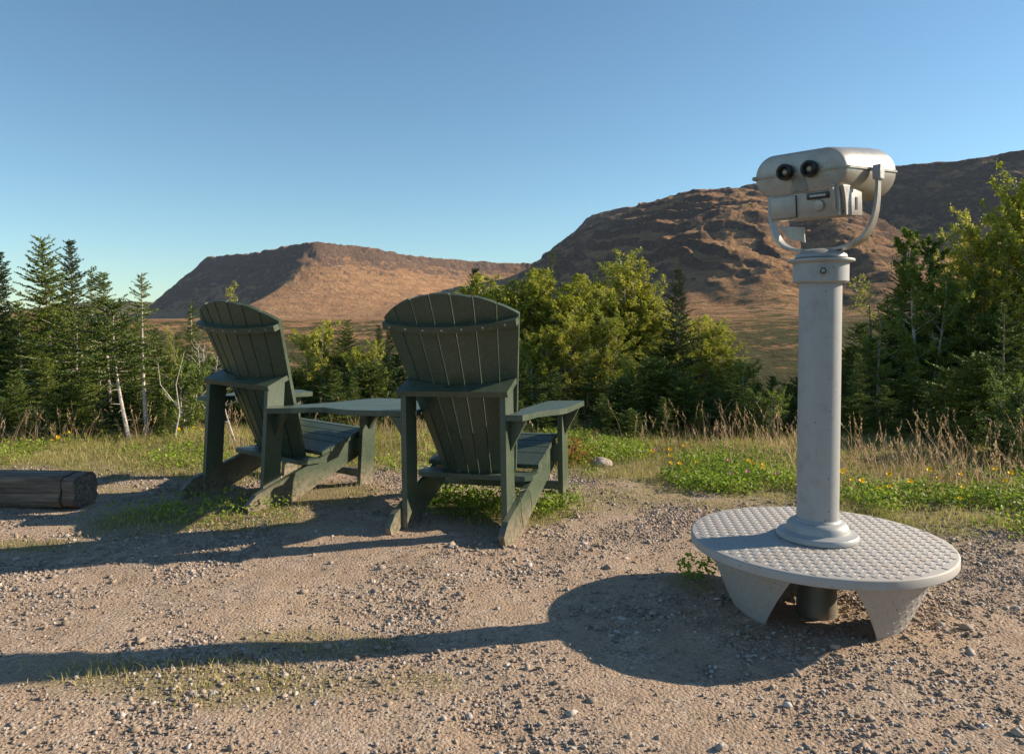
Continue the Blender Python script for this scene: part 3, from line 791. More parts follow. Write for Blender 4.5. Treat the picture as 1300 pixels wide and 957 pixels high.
# ------------------------------------------------------------------ small plants and stones
def flower(name, col_mat, x, y, h, label, group, r=.011):
    e = empty(name, (x, y, float(near_z(np.array([x]), np.array([y]))[0])), (0, 0, rnd.random()*6)); tag(e, label, 'flower', group)
    return e
bm = bmesh.new(); tube(bm, [(0, 0, -.01), (.004, 0, .06), (.002, .003, .12)], [.0012, .001, .0009], 5); stem0 = obj('stem', bm, M_CLOVER)
def head_mesh(matr, n=10, r=.012):
    bm = bmesh.new(); c = Vector((.002, .003, .12))
    for i in range(n):
        a = 6.283*i/n
        for rr_, dz in ((r, .004), (r*.6, .010)):
            d = Vector((cos(a+dz*90), sin(a+dz*90), 0)); s = Vector((-d.y, d.x, 0))*r*.26
            vs = [bm.verts.new(c+d*.001), bm.verts.new(c+d*rr_*.6+s+Vector((0, 0, dz))), bm.verts.new(c+d*rr_*.9+Vector((0, 0, dz*1.6))), bm.verts.new(c+d*rr_*.6-s+Vector((0, 0, dz)))]
            bm.faces.new(vs)
    return obj('blossom', bm, matr)
y0_ = head_mesh(M_YEL); p0_ = head_mesh(M_PINK, 12, .010)
first = {'y': True, 'p': True}; stem_used = False
def put_flower(kind, x, y, sc):
    global stem_used
    e = flower('wildflower', None, x, y, 0,
               'small yellow dandelion-like flower in the green verge' if kind == 'y' else 'small pink clover flower in the green verge',
               'yellow flowers in the verge' if kind == 'y' else 'pink flowers in the verge')
    sc *= 1.45; e.scale = (sc, sc, sc*rnd.uniform(.6, 1.0)); e.rotation_euler = (rnd.uniform(.1, .6), rnd.uniform(-.3, .3), rnd.uniform(-.5, .5))
    src = y0_ if kind == 'y' else p0_
    if first[kind]: src.parent = e; first[kind] = False
    else: c = src.copy(); C.objects.link(c); c.parent = e
    if not stem_used: stem0.parent = e; stem_used = True
    else: c = stem0.copy(); C.objects.link(c); c.parent = e
for i in range(44):
    x = rnd.uniform(1.0, 3.3); y = float(gb(np.array([x]))[0])+rnd.uniform(.35, 1.35); put_flower('y', x, y, rnd.uniform(.8, 1.25))
for i in range(8):
    x = rnd.uniform(-4.0, -2.6); y = float(gb(np.array([x]))[0])+rnd.uniform(.8, 1.4); put_flower('y', x, y, rnd.uniform(.8, 1.3))
for i in range(9):
    x = rnd.uniform(.4, 1.8); y = float(gb(np.array([x]))[0])+rnd.uniform(.25, 1.0); put_flower('p', x, y, rnd.uniform(.8, 1.2))
# reddish leafy weed beside the pale rock
P = RNG.normal(0, 1, (420, 3))*[.09, .07, .06]+[.42, 5.45, .13]; P[:, 2] = np.abs(P[:, 2]-.02)+.0
V, F = leaflets(P-[.42, 5.45, 0], RNG.uniform(.02, .04, len(P)), 0, 0)
w = empty('weed', (.42, 5.45, 0)); tag(w, 'reddening leafy weed left of the pale rock on the verge', 'weed')
mesh_np('foliage', V, F, M_RED, w)
bm = bmesh.new()
for i in range(7):
    a = i*.9; tube(bm, [(0, 0, -.02), (cos(a)*.03, sin(a)*.03, .09), (cos(a)*.08, sin(a)*.06, .19)], [.002, .0016, .0008], 5, False)
obj('stem', bm, M_RED, w)
def rock(x, y, s, label, sd):
    bm = bmesh.new(); bmesh.ops.create_icosphere(bm, subdivisions=3, radius=1)
    rr_ = random.Random(sd); off = Vector([rr_.uniform(0, 50) for _ in range(3)])
    from mathutils import noise as mn
    for v in bm.verts:
        f = 1+.22*mn.noise(v.co*1.3+off)+.08*mn.noise(v.co*4+off); v.co = Vector((v.co.x*s[0]*f, v.co.y*s[1]*f, v.co.z*s[2]*f))
    o = obj('rock', bm, M_ROCK, smooth=True); o.location = (x, y, float(near_z(np.array([x]), np.array([y]))[0])+s[2]*.45); o.rotation_euler = (0, .1, rr_.random()*3)
    tag(o, label, 'rock')
rock(.665, 5.40, (.078, .055, .040), 'pale rounded rock in the dry grass right of the right chair', 2)
def dead_branch(pts_list, label):
    bm = bmesh.new()
    for pts, r in pts_list: tube(bm, pts, [r*(1-.75*i/(len(pts)-1)) for i in range(len(pts))], 6)
    o = obj('dead_branch', bm, M_BARKP, smooth=True); tag(o, label, 'branch')
b0 = Vector((-2.38, 6.3, 0))
dead_branch([([b0, b0+Vector((-.06, .02, .16)), b0+Vector((-.10, 0, .34)), b0+Vector((-.02, 0, .46))], .011), ([b0+Vector((-.07, .01, .2)), b0+Vector((-.2, 0, .24)), b0+Vector((-.3, .02, .36))], .007), ([b0+Vector((-.1, 0, .34)), b0+Vector((.04, 0, .40)), b0+Vector((.12, .02, .43))], .005)],
            'pale forked dead branch standing in the grass behind the left chair')
b0 = Vector((-3.05, 6.6, 0))
dead_branch([([b0, b0+Vector((.05, 0, .25)), b0+Vector((.02, 0, .5)), b0+Vector((.1, 0, .8))], .008), ([b0+Vector((.03, 0, .3)), b0+Vector((-.12, 0, .5)), b0+Vector((-.14, 0, .7))], .006)],
            'thin pale dead stem upright left of the left chair')
b0 = Vector((2.95, 4.9, 0))
dead_branch([([b0+Vector((.1, 0, -.02)), b0+Vector((0, .03, .12)), b0+Vector((-.16, .05, .33))], .005)], 'dry leaning stalk near the right edge of the verge')

# ------------------------------------------------------------------ timber log at the left
log = empty('timber_log', (-3.86, 4.37, .004), (0, 0, R(-3))); tag(log, 'weathered dark squared timber lying on the ground at the left edge', 'log')
def timber(name, x0, x1, hy, hz, zc, sd):
    bm = bmesh.new(); nxx, prof = 110, []
    m_ = 40
    for i in range(m_):
        t = 2*pi*i/m_; c, s = cos(t), sin(t)
        k = (abs(c)**5+abs(s)**5)**(-1/5)
        prof.append((c*k, s*k))
    V = []
    xs = np.linspace(x0, x1, nxx)
    rn = np.random.default_rng(sd)
    for i, xx in enumerate(xs):
        for j, (c, s) in enumerate(prof):
            nn = fbm(np.array([xx*.9+j*.0]), np.array([j*.35+sd]), 4)[0]
            crack = -.008*max(0, 1-abs(((j*.37) % 3.1)-1.5-.25*sin(xx*2+j))*3)
            en = .012*float(i in (0, nxx-1))
            f = 1+.05*nn+crack/.1
            V.append((xx+.008*fbm(np.array([c*3.]), np.array([s*3.+sd]), 3)[0]*(i in (0, nxx-1)), c*hy*f*(1-en), zc+s*hz*f*(1-en)))
    V = np.array(V); I = np.arange(nxx*m_).reshape(nxx, m_)
    Fs = np.stack([I[:-1], I[1:], np.roll(I[1:], -1, 1), np.roll(I[:-1], -1, 1)], -1).reshape(-1, 4)
    me = bpy.data.meshes.new(name)
    faces = [tuple(f) for f in Fs.tolist()]+[tuple(I[0].tolist()), tuple(I[-1][::-1].tolist())]
    me.from_pydata(V.tolist(), [], faces); me.update()
    me.polygons.foreach_set('use_smooth', np.ones(len(me.polygons), dtype=bool)); me.set_sharp_from_angle(angle=R(50))
    me.materials.append(M_TIMBER); o = bpy.data.objects.new(name, me); C.objects.link(o); o.parent = log
    return o
timber('beam', -1.4, 1.27, .118, .098, .085, 3)
timber('end_slab', 1.276, 1.345, .112, .092, .085, 8)

# ------------------------------------------------------------------ chairs
T = .030
WS = .318
def chair(pose, label, omit_arm=None):
    X, Y, thh, tp, trr, Zo = pose
    root = empty('adirondack_chair', (X, Y, Zo))
    Rz = Matrix.Rotation(-thh, 4, 'Z')
    # pitch forward (front down) then roll (right down)
    A = Matrix(((1, 0, trr), (0, 1, tp), (-trr, -tp, 1))).to_4x4()
    root.matrix_world = Matrix.Translation((X, Y, Zo)) @ Rz @ A.to_quaternion().to_matrix().to_4x4()
    tag(root, label, 'chair', 'green adirondack chairs facing the valley')
    L = lambda n, bm, bv=.004, p=None, m=M_LUMBER: obj(n, bm, m, p or root, bv)
    for s in (-1, 1):
        # sloping seat rail that runs down to the ground behind
        bm = bmesh.new(); x1 = s*WS; x0 = s*(WS-T)
        prism(bm, [(0, -.03), (-.03, .04), (.03, .098), (.40, .222), (.86, .384), (.90, .372), (.895, .262), (.84, .236), (.19, -.03)], 'x', min(x0, x1), max(x0, x1)); L('seat_rail', bm)
        # tall rear upright, inside the rail
        bm = bmesh.new(); x1 = s*(WS-T-.001); x0 = s*(WS-2*T-.001)
        prism(bm, [(.101, -.03), (.221, -.03), (.221, .748), (.101, .694)], 'x', min(x0, x1), max(x0, x1)); L('rear_leg', bm)
        # front leg
        bm = bmesh.new(); x0 = s*.352; x1 = s*(.352+T)
        prism(bm, [(.80, -.05), (.92, -.05), (.92, .574), (.80, .574)], 'x', min(x0, x1), max(x0, x1)); L('front_leg', bm)
        bm = bmesh.new(); x0 = s*(WS+.001); x1 = s*.351
        box(bm, min(x0, x1), max(x0, x1), .80, .89, .27, .36); L('spacer', bm)
        # brackets
        for yy, xa, zz in ((.165, WS-T+.001, .573), (.855, .383, .573)):
            if s == omit_arm and yy < .5: pass
            bm = bmesh.new(); xa2 = xa if yy > .5 else WS-T
            prism(bm, [(s*xa2, zz), (s*(xa2+.085), zz), (s*(xa2+.075), zz-.02), (s*xa2, zz-.155)], 'y', yy, yy+.026); L('bracket', bm, .003)
        if s != omit_arm:
            bm = bmesh.new()
            poly = [(.289, .100), (.375, .100), (.388, .16), (.392, .29), (.425, .37), (.470, .44), (.487, .52), (.487, .60), (.470, .985), (.455, 1.0), (.285, .965), (.262, .94), (.262, .40), (.289, .33)]
            prism(bm, [(s*a_, b_) for a_, b_ in poly], 'z', .575, .604); L('armrest', bm, .007)
    # low stretcher
    bm = bmesh.new(); box(bm, -.351, .351, .80, .828, .105, .150); L('stretcher', bm)
    # curved back: side line, normal and bulge
    D_ = .075
    Ld = Vector((0, -.448, 1)).normalized(); Nn = Vector((0, -.913, -.409))
    def S(u, s, off=0.0):
        hw = .222+(.373-.222)*s/.885*1.0
        p = Vector((u*hw, .466, .30))+Ld*s+Nn*(D_*(1-u*u)+off)
        return p
    ns = 7
    for k in range(ns):
        ua = -1+2*k/ns; ub = -1+2*(k+1)/ns
        bm = bmesh.new(); rows = 12; F_, B_ = [], []
        gap = .0045
        nt_ = 6
        def stop(u): return 1.026+(.885-1.026)*u*u+ .004*((k % 2)-.5)
        def s0(u): return (.263+D_*(1-u*u)*.409-.30)/.9127
        cols = [ua+(ub-ua)*i/nt_ for i in range(nt_+1)]
        # flat plank: linear between its two edge lines, rounded top end
        def P(u, s, off):
            wa = (ub-u)/(ub-ua); hw = .222+(.373-.222)*s/.885
            a_ = S(ua, s, off); b_ = S(ub, s, off)
            a_ = a_+Vector((gap, 0, 0)); b_ = b_-Vector((gap, 0, 0))
            return a_*wa+b_*(1-wa)
        front = []; back = []
        for off, arr in ((0.0, front), (.021, back)):
            for i, u in enumerate(cols):
                arr.append([bm.verts.new(P(u, s0(u)+(stop(u)-s0(u))*j/rows, off)) for j in range(rows+1)])
        for arr, fl in ((front, 0), (back, 1)):
            for i in range(nt_):
                for j in range(rows):
                    q = (arr[i][j], arr[i+1][j], arr[i+1][j+1], arr[i][j+1]); bm.faces.new(q if fl else q[::-1])
        for i in (0, nt_):
            for j in range(rows): bm.faces.new((front[i][j], front[i][j+1], back[i][j+1], back[i][j]))
        for j in (0, rows):
            for i in range(nt_): bm.faces.new((front[i][j], front[i+1][j], back[i+1][j], back[i][j]))
        L('back_slat', bm, .0025)
    # curved batten near the top
    bm = bmesh.new(); n = 24; sb = .835
    R1 = []
    for i in range(n+1):
        u = -.995+1.99*i/n; e0 = S(u, sb, .0225); e1 = S(u, sb, .0225+.040); h_ = Ld*.034
        R1.append([bm.verts.new(p) for p in (e0, e1, e1+h_, e0+h_)])
    for a_, b_ in zip(R1[:-1], R1[1:]):
        for i in range(4): bm.faces.new((a_[i], a_[(i+1) % 4], b_[(i+1) % 4], b_[i]))
    bm.faces.new(R1[0]); bm.faces.new(R1[-1][::-1])
    bt = L('back_batten', bm, .003)
    for k in range(ns):
        u = -1+2*(k+.5)/ns; c = S(u, sb, .0225+.0405)+Ld*.017
        bm = bmesh.new(); M_ = Matrix.Translation(c) @ Nn.to_track_quat('Z', 'Y').to_matrix().to_4x4()
        lathe(bm, [(.0055, -.001), (.0055, .0012), (.0035, .0025)], 10, M_); obj('screw', bm, M_SCREW, bt)
    # tilted back shelf with a hand slot and a concave front edge
    bm = bmesh.new(); n = 36; top = []; bot = []
    ey = Vector((0, .913, .409)); th_ = Ld*.030
    O = Vector((0, .083, .717))
    xs = [-.303+.606*i/n for i in range(n+1)]
    rows_ = [0, .045, .068, None]
    for x_ in xs:
        u = x_/.31; s_ = .52
        depth = .1745-D_*(1-min(1, u*u))-.021-.004
        if abs(x_) > .285: depth = .172
        col = []
        for r_ in rows_:
            t_ = depth if r_ is None else r_
            col.append(O+Vector((x_, 0, 0))+ey*t_)
        top.append([bm.verts.new(p) for p in col]); bot.append([bm.verts.new(p-th_) for p in col])
    hole = range(n//2-3, n//2+3)
    for i in range(n):
        for j in range(3):
            if i in hole and j == 1: continue
            bm.faces.new((top[i][j], top[i+1][j], top[i+1][j+1], top[i][j+1])); bm.faces.new((bot[i][j], bot[i][j+1], bot[i+1][j+1], bot[i+1][j]))
        for j in (0, 3): bm.faces.new((top[i][j], bot[i][j], bot[i+1][j], top[i+1][j]))
    for i in (0, n):
        for j in range(3): bm.faces.new((top[i][j], top[i][j+1], bot[i][j+1], bot[i][j]))
    for i in hole:
        for j in (1, 2): bm.faces.new((top[i][j], bot[i][j], bot[i+1][j], top[i+1][j]))
    for i in (hole[0], hole[-1]+1): bm.faces.new((top[i][1], bot[i][1], bot[i][2], top[i][2]))
    L('back_shelf', bm, .0025)
    # rear seat board with clipped corners
    bm = bmesh.new()
    prism(bm, [(-.300, .345), (.300, .345), (.334, .385), (.334, .500), (-.334, .500), (-.334, .385)], 'z', .232, .258); L('rear_seat_board', bm, .005)
    # seat slats following the rails
    ys = [.512, .582, .652, .722, .792, .858]
    for i, yy in enumerate(ys):
        z_ = .082+.352*yy+.004; bm = bmesh.new(); w_ = .064; sl = .352
        if i == 0: z_ += .006
        if i == 5: z_ += .001
        x_ = WS+.008
        if i < 5: prism(bm, [(yy, z_), (yy+w_, z_+w_*sl), (yy+w_-.008, z_+w_*sl+.024), (yy-.008, z_+.024)], 'x', -x_, x_)
        else: prism(bm, [(yy, z_), (yy+.052, z_+.006), (yy+.056, z_+.026), (yy-.004, z_+.026)], 'x', -x_, x_)
        sl_o = L('seat_slat', bm, .004)
        for sx in (-.300, .300):
            for dy in ((.016, .046) if i < 5 else (.026,)):
                zc = z_+.024+(dy*sl if i < 5 else .0025)
                if i < 5: zc += .008*sl*.4
                bm = bmesh.new(); lathe(bm, [(.0048, -.004), (.0048, .0012), (.003, .0022)], 10, Matrix.Translation((sx, yy+dy, zc)) @ Matrix.Rotation(math.atan(sl) if i < 5 else 0, 4, 'X'))
                obj('screw', bm, M_SCREW, sl_o)
    return root
pose_r = (-.327, 3.565, .333, .024, -.024, .014)
pose_l = (-1.749, 4.307, .569, .046, .031, -.001)
ch_r = chair(pose_r, 'dark green slatted adirondack chair in the centre, nearest the grey viewer', omit_arm=-1)
ch_l = chair(pose_l, 'dark green slatted adirondack chair on the left, turned more to the right', omit_arm=1)

# table board that links the two chairs
tb = empty('linking_table', (-.85, 4.4, 0)); tag(tb, 'dark green rounded table board joining the arms of the two chairs', 'table')
outline = [(-1.425, 4.235), (-1.36, 4.33), (-1.24, 4.46), (-1.12, 4.62), (-1.05, 4.80), (-.99, 4.93), (-.928, 5.01), (-.85, 4.985), (-.767, 4.93), (-.652, 4.80), (-.54, 4.50), (-.505, 4.20), (-.494, 3.969), (-.500, 3.860), (-.58, 3.845), (-.69, 3.872), (-.803, 3.915), (-.89, 3.955), (-.955, 4.02), (-1.02, 4.10), (-1.073, 4.165), (-1.138, 4.165), (-1.25, 4.135), (-1.385, 4.12)]
bm = bmesh.new()
pz = lambda x, y: .01003*x-.04762*y+.79862
A = [bm.verts.new((x+.85, y-4.4, pz(x, y))) for x, y in outline]; B = [bm.verts.new((x+.85, y-4.4, pz(x, y)-.030)) for x, y in outline]
bm.faces.new(A); bm.faces.new(B[::-1])
for i in range(len(A)): bm.faces.new((A[i], B[i], B[(i+1) % len(A)], A[(i+1) % len(A)]))
obj('tabletop', bm, M_LUMBER, tb, .005)
bm = bmesh.new(); 
prism(bm, [(-.36, .50), (.36, .42), (.36, .35), (-.36, .42)], 'z', .5, .528)
for v in bm.verts: v.co.z += pz(v.co.x-.85, v.co.y+4.4)-.031-.529
obj('cross_brace', bm, M_LUMBER, tb, .003)

# dark wire looped round the right-hand rail of the centre chair
Mw = ch_r.matrix_world.copy()
loop = [(.322, .06, .20), (.322, .10, .245), (.30, .20, .30), (.325, .33, .25), (.330, .42, .17), (.330, .44, .08), (.326, .40, .02)]
bm = bmesh.new()
def cr_spline(P_, n=8):
    out = []; P_ = [Vector(p) for p in P_]; P_ = [P_[0]]+P_+[P_[-1]]
    for i in range(1, len(P_)-2):
        for k in range(n):
            t = k/n; a_, b_, c_, d_ = P_[i-1:i+3]
            out.append(.5*((2*b_)+(c_-a_)*t+(2*a_-5*b_+4*c_-d_)*t*t+(3*b_-a_-3*c_+d_)*t**3))
    out.append(P_[-2]); return out
w1 = [(.326, .24, .02), (.326, .205, .10), (.326, .20, .168), (.31, .205, .185), (.285, .215, .182), (.31, .26, .205), (.326, .33, .19), (.327, .37, .13), (.327, .38, .085)]
tube(bm, [Mw @ p for p in cr_spline(w1)], .0018, 6)
o = obj('wire', bm, M_WIRE, smooth=True); tag(o, 'thin dark wire looped over the seat rail of the centre chair', 'wire')

# ------------------------------------------------------------------ coin viewer
VX, VY = 1.162, 2.769
vw = empty('binocular_viewer', (VX, VY, 0)); tag(vw, 'silver tower binocular viewer on a grey post with a round chequer-plate step', 'viewer')
bm = bmesh.new(); lathe(bm, [(.0755, .28), (.0755, 1.245)], 72); post = obj('post', bm, M_POST, vw, smooth=True)
bm = bmesh.new(); lathe(bm, [(.0725, -.06), (.0725, .2205)], 48); obj('lower_pole', bm, M_POLE, vw, smooth=True)
bm = bmesh.new(); lathe(bm, [(r_, z_-.0175) for r_, z_ in [(.06, .2815), (.143, .2815), (.147, .286), (.147, .296), (.141, .304), (.125, .308), (.115, .313), (.111, .322), (.108, .333), (.098, .344), (.084, .349), (.080, .356), (.0765, .358)]], 72)
obj('base_flange', bm, M_POST, vw, smooth=True)
bm = bmesh.new(); lathe(bm, [(.07, 1.225), (.094, 1.228), (.0985, 1.233), (.0985, 1.298), (.103, 1.303), (.1175, 1.306), (.1185, 1.310), (.117, 1.315), (.09, 1.317)], 72)
col = obj('collar', bm, M_POST, vw, smooth=True)
ang = math.atan2(-VY, -VX)+.08
bm = bmesh.new(); M_ = Matrix.Translation((cos(ang)*.0985, sin(ang)*.0985, 1.268)) @ Vector((cos(ang), sin(ang), 0)).to_track_quat('Z', 'Y').to_matrix().to_4x4()
lathe(bm, [(.018, -.003), (.018, .0025), (.0145, .004)], 28, M_); lk = obj('lock', bm, M_HEAD, col, smooth=True)
bm = bmesh.new(); lathe(bm, [(.0125, .001), (.0125, .0055), (.008, .0058), (.0075, .003)], 6, M_); obj('lock', bm, M_LABEL, col)
bm = bmesh.new(); lathe(bm, [(.088, 1.3175), (.093, 1.322), (.090, 1.333), (.072, 1.345), (.045, 1.353), (.04, 1.354)], 64); obj('swivel_cap', bm, M_POST, vw, smooth=True)

# round step with raised tread
PR, ZT = .467, .263
bm = bmesh.new(); lathe(bm, [(PR-.03, ZT-.034), (PR-.004, ZT-.0345), (PR, ZT-.031), (PR, ZT-.005), (PR-.002, ZT-.002), (PR-.008, ZT)], 128)
step = obj('step_plate', bm, M_PLATE, vw, smooth=True)
def lugs(fn, cells, ln=.0140, wd=.0027, ht=.0028):
    """fn(u,v)->(pos,tu,tv,n); cells (u,v,flip)"""
    Vs = []; Fs = []
    tmpl = [(-1, 0, 0), (-.5, -.8, 0), (.5, -.8, 0), (1, 0, 0), (.5, .8, 0), (-.5, .8, 0), (-.6, 0, 1), (.6, 0, 1)]
    fc = [(0, 1, 6), (1, 2, 7), (1, 7, 6), (2, 3, 7), (3, 4, 7), (4, 5, 6), (4, 6, 7), (5, 0, 6)]
    for u, v, fl in cells:
        p, tu, tv, nn = fn(u, v); a_ = (tu+tv).normalized() if fl else (tu-tv).normalized(); b_ = nn.cross(a_)
        o_ = len(Vs)
        for x_, y_, z_ in tmpl: Vs.append(p+a_*x_*ln+b_*y_*wd*1.2+nn*(z_*ht-.0002))
        for f in fc: Fs.append([o_+i for i in f])
    return np.array([tuple(v) for v in Vs]), np.array(Fs)
s_ = .0265; cells = []
ra = R(38)
for i in range(-30, 31):
    for j in range(-30, 31):
        u = i*s_; v = j*s_
        x_ = u*cos(ra)-v*sin(ra); y_ = u*sin(ra)+v*cos(ra); r_ = math.hypot(x_, y_)
        if .135 < r_ < PR-.016: cells.append((x_, y_, (i+j) % 2))
tu0 = Vector((cos(ra+pi/4), sin(ra+pi/4), 0)); tv0 = Vector((-sin(ra+pi/4), cos(ra+pi/4), 0))
V, F = lugs(lambda u, v: (Vector((u, v, ZT)), tu0, tv0, Vector((0, 0, 1))), [(u, v, f) for u, v, f in cells])
mesh_np('tread', V, F, M_PLATE, step, smooth=False)
def leg(ac):
    bm = bmesh.new(); n = 24; ro = []; 
    def rad(z): return .31+.105*(z/.24)
    def leg_half(z): f = min(1, max(0, z)/.225); return math.asin((.31*sin(R(27))*(1-f)+.41*sin(R(50))*f)/rad(max(z, 0)))
    zb = -.03
    outer = []; inner = []
    for k in range(9):
        f = k/8; z = zb+(ZT-.035-zb)*f
        half = leg_half(z)
        ro_ = []; ri_ = []
        for i in range(n+1):
            a_ = ac-half+2*half*i/n
            ro_.append(bm.verts.new((cos(a_)*rad(z), sin(a_)*rad(z), z))); ri_.append(bm.verts.new((cos(a_)*(rad(z)-.006), sin(a_)*(rad(z)-.006), z)))
        outer.append(ro_); inner.append(ri_)
    for arr, fl in ((outer, 1), (inner, 0)):
        for k in range(8):
            for i in range(n):
                q = (arr[k][i], arr[k][i+1], arr[k+1][i+1], arr[k+1][i]); bm.faces.new(q if fl else q[::-1])
    for k in range(8):
        for i in (0, n): bm.faces.new((outer[k][i], outer[k+1][i], inner[k+1][i], inner[k][i]))
    for k in (0, 8):
        for i in range(n): bm.faces.new((outer[k][i], outer[k][i+1], inner[k][i+1], inner[k][i]))
    lg = obj('leg', bm, M_PLATE, vw, smooth=True)
    cells = []
    for i in range(-16, 17):
        for j in range(-16, 17):
            # grid turned 45 degrees
            u = (i-j)*.0200; z = .10+(i+j)*.0200
            half = leg_half(z)
            if .0 < z < ZT-.055 and abs(u/rad(z)) < half-.03: cells.append((u, z, i % 2 == j % 2))
    def fn(u, z):
        a_ = ac+u/rad(z); nn = Vector((cos(a_), sin(a_), -.3)).normalized(); tu = Vector((-sin(a_), cos(a_), 0)); tv = nn.cross(tu)
        return Vector((cos(a_)*rad(z), sin(a_)*rad(z), z)), (tu+tv).normalized(), (tu-tv).normalized(), nn
    V, F = lugs(fn, cells, .0115, .0034, .0022); mesh_np('tread', V, F, M_PLATE, lg)
for ad in (-173, -47, 73): leg(R(ad))

# yoke and head: the head's axis points 45 degrees to the right, tipped up a little
YAW = R(45); PZ = 1.618
HM = Matrix.Translation((0, 0, PZ)) @ Matrix.Rotation(-YAW, 4, 'Z')
TILT = Matrix.Rotation(R(5.5), 4, 'X')
hd = empty('yoke_frame'); C.objects.unlink(hd); bpy.data.objects.remove(hd)
bm = bmesh.new(); n = 40; rg = []
for i in range(n+1):
    t = pi*i/n; hw = .200
    x_ = -hw*(1 if cos(t) >= 0 else -1)*abs(cos(t))**.60
    zz = -.268*(max(sin(t), 0)**.58)
    # strap: wide near the bottom, slim at the pivots
    wd = .013+.018*max(sin(t), 0)**.8
    nx_ = Vector(((-1 if cos(t) >= 0 else 1)*abs(cos(t))**1.2, 0, -sin(t)*1.1)).normalized()
    c = Vector((x_, 0, zz)); thk = .0052
    rg.append([bm.verts.new(HM @ p) for p in (c+Vector((0, -wd, 0))-nx_*thk, c+Vector((0, wd, 0))-nx_*thk, c+Vector((0, wd, 0))+nx_*thk, c+Vector((0, -wd, 0))+nx_*thk)])
for a_, b_ in zip(rg[:-1], rg[1:]):
    for i in range(4): bm.faces.new((a_[i], a_[(i+1) % 4], b_[(i+1) % 4], b_[i]))
bm.faces.new(rg[0]); bm.faces.new(rg[-1][::-1])
yoke = obj('yoke', bm, M_HEAD, vw, .003, True)
for s in (-1, 1):
    bm = bmesh.new(); prism(bm, [(-.020, -.030), (.020, -.030), (.024, .0), (.018, .022), (-.018, .022), (-.024, 0)], 'x', s*.186 if s > 0 else s*.214, s*.214 if s > 0 else s*.186)
    bmesh.ops.transform(bm, matrix=HM, verts=bm.verts); obj('pivot_block', bm, M_POST, yoke, .004)
# inner stop brace of the yoke, seen on the left
bm = bmesh.new(); prism(bm, [(-.165, -.165), (-.125, -.215), (-.060, -.235), (-.065, -.175), (-.12, -.168)], 'y', -.004, .004)
bmesh.ops.transform(bm, matrix=HM, verts=bm.verts); obj('yoke_gusset', bm, M_HEAD, yoke, .0015)

def stadium(hw, hh, n=64, e=1.0):
    out = []
    st = hw-hh
    for i in range(n):
        t = 2*pi*i/n; c, s = cos(t), sin(t)
        out.append(((st if c > 0 else -st)*(1 if abs(c) > 1e-6 else 0)+hh*c, hh*s))
    return out
HB = HM @ TILT
bm = bmesh.new(); secs = [(-.178, .150, .060), (-.193, .156, .066), (-.199, .162, .0715), (-.190, .167, .0755), (-.10, .170, .082), (.06, .175, .092), (.20, .178, .0995), (.245, .178, .100), (.262, .175, .097), (.270, .168, .090)]
secs = secs[2:]; secs = [(-.201, .155, .066)]+secs
rings = []
for y_, hw, hh in secs:
    rings.append([bm.verts.new(HB @ Vector((x_, y_, z_+.012))) for x_, z_ in stadium(hw, hh, 72)])
for a_, b_ in zip(rings[:-1], rings[1:]):
    for i in range(72): bm.faces.new((a_[i], b_[i], b_[(i+1) % 72], a_[(i+1) % 72]))
bm.faces.new(rings[0]); bm.faces.new(rings[-1][::-1])
head = obj('housing', bm, M_HEAD, vw, smooth=True)
# seam flange round the housing
bm = bmesh.new()
for z0_, z1_, ex in ((.0085, .0115, .006), (.0125, .0155, .006)):
    poly = []
    for y_, hw, hh in secs: poly.append((hw+ex, y_))
    full = [(x_, y_-(.006 if i == 0 else 0)+(.006 if i == len(poly)-1 else 0)) for i, (x_, y_) in enumerate(poly)]
    full = full+[(-x_, y_) for x_, y_ in full[::-1]]
    prism(bm, full, 'z', z0_, z1_)
bmesh.ops.transform(bm, matrix=HB, verts=bm.verts); obj('seam_flange', bm, M_HEAD, head, 0)
bm = bmesh.new(); tube(bm, [HB @ Vector((-.166, -.207, .012)), HB @ Vector((-.166, -.188, .012))], .008, 12); obj('hinge_bolt', bm, M_POLE, head, smooth=True)
# shroud between the eyepieces: sloped nose recess block
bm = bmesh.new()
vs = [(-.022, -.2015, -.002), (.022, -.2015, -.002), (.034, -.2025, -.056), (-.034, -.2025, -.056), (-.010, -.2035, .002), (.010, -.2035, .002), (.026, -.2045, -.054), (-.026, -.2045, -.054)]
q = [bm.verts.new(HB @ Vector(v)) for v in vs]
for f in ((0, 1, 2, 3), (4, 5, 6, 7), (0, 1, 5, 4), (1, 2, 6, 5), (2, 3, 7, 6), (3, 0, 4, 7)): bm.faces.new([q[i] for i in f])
obj('nose_rest', bm, M_STAIN_SHADE, head, 0)
for s in (-1, 1):
    Me = HB @ Matrix.Translation((s*.044, -.200, .020)) @ Matrix.Rotation(R(90), 4, 'X')
    bm = bmesh.new(); lathe(bm, [(.024, -.004), (.028, .004), (.0292, .012), (.0292, .024), (.027, .030), (.021, .032), (.0165, .028), (.0135, .018), (.0130, .0165)], 40, Me)
    ep = obj('eyepiece', bm, M_BLACK, vw, smooth=True)
    bm = bmesh.new(); lathe(bm, [(.0085, .0166), (.0085, .0185), (.005, .0205), (.002, .021)], 24, Me); obj('lens', bm, M_LENS, ep, smooth=True)
    Mo = HB @ Matrix.Translation((s*.085, .268, .012)) @ Matrix.Rotation(R(-90), 4, 'X')
    bm = bmesh.new(); lathe(bm, [(.060, -.002), (.060, .012), (.055, .014), (.052, .004)], 40, Mo); ob = obj('objective', bm, M_BLACK, vw, smooth=True)
    bm = bmesh.new(); lathe(bm, [(.051, .0045), (.03, .006), (.01, .0065)], 32, Mo); obj('lens', bm, M_LABEL, ob, smooth=True)
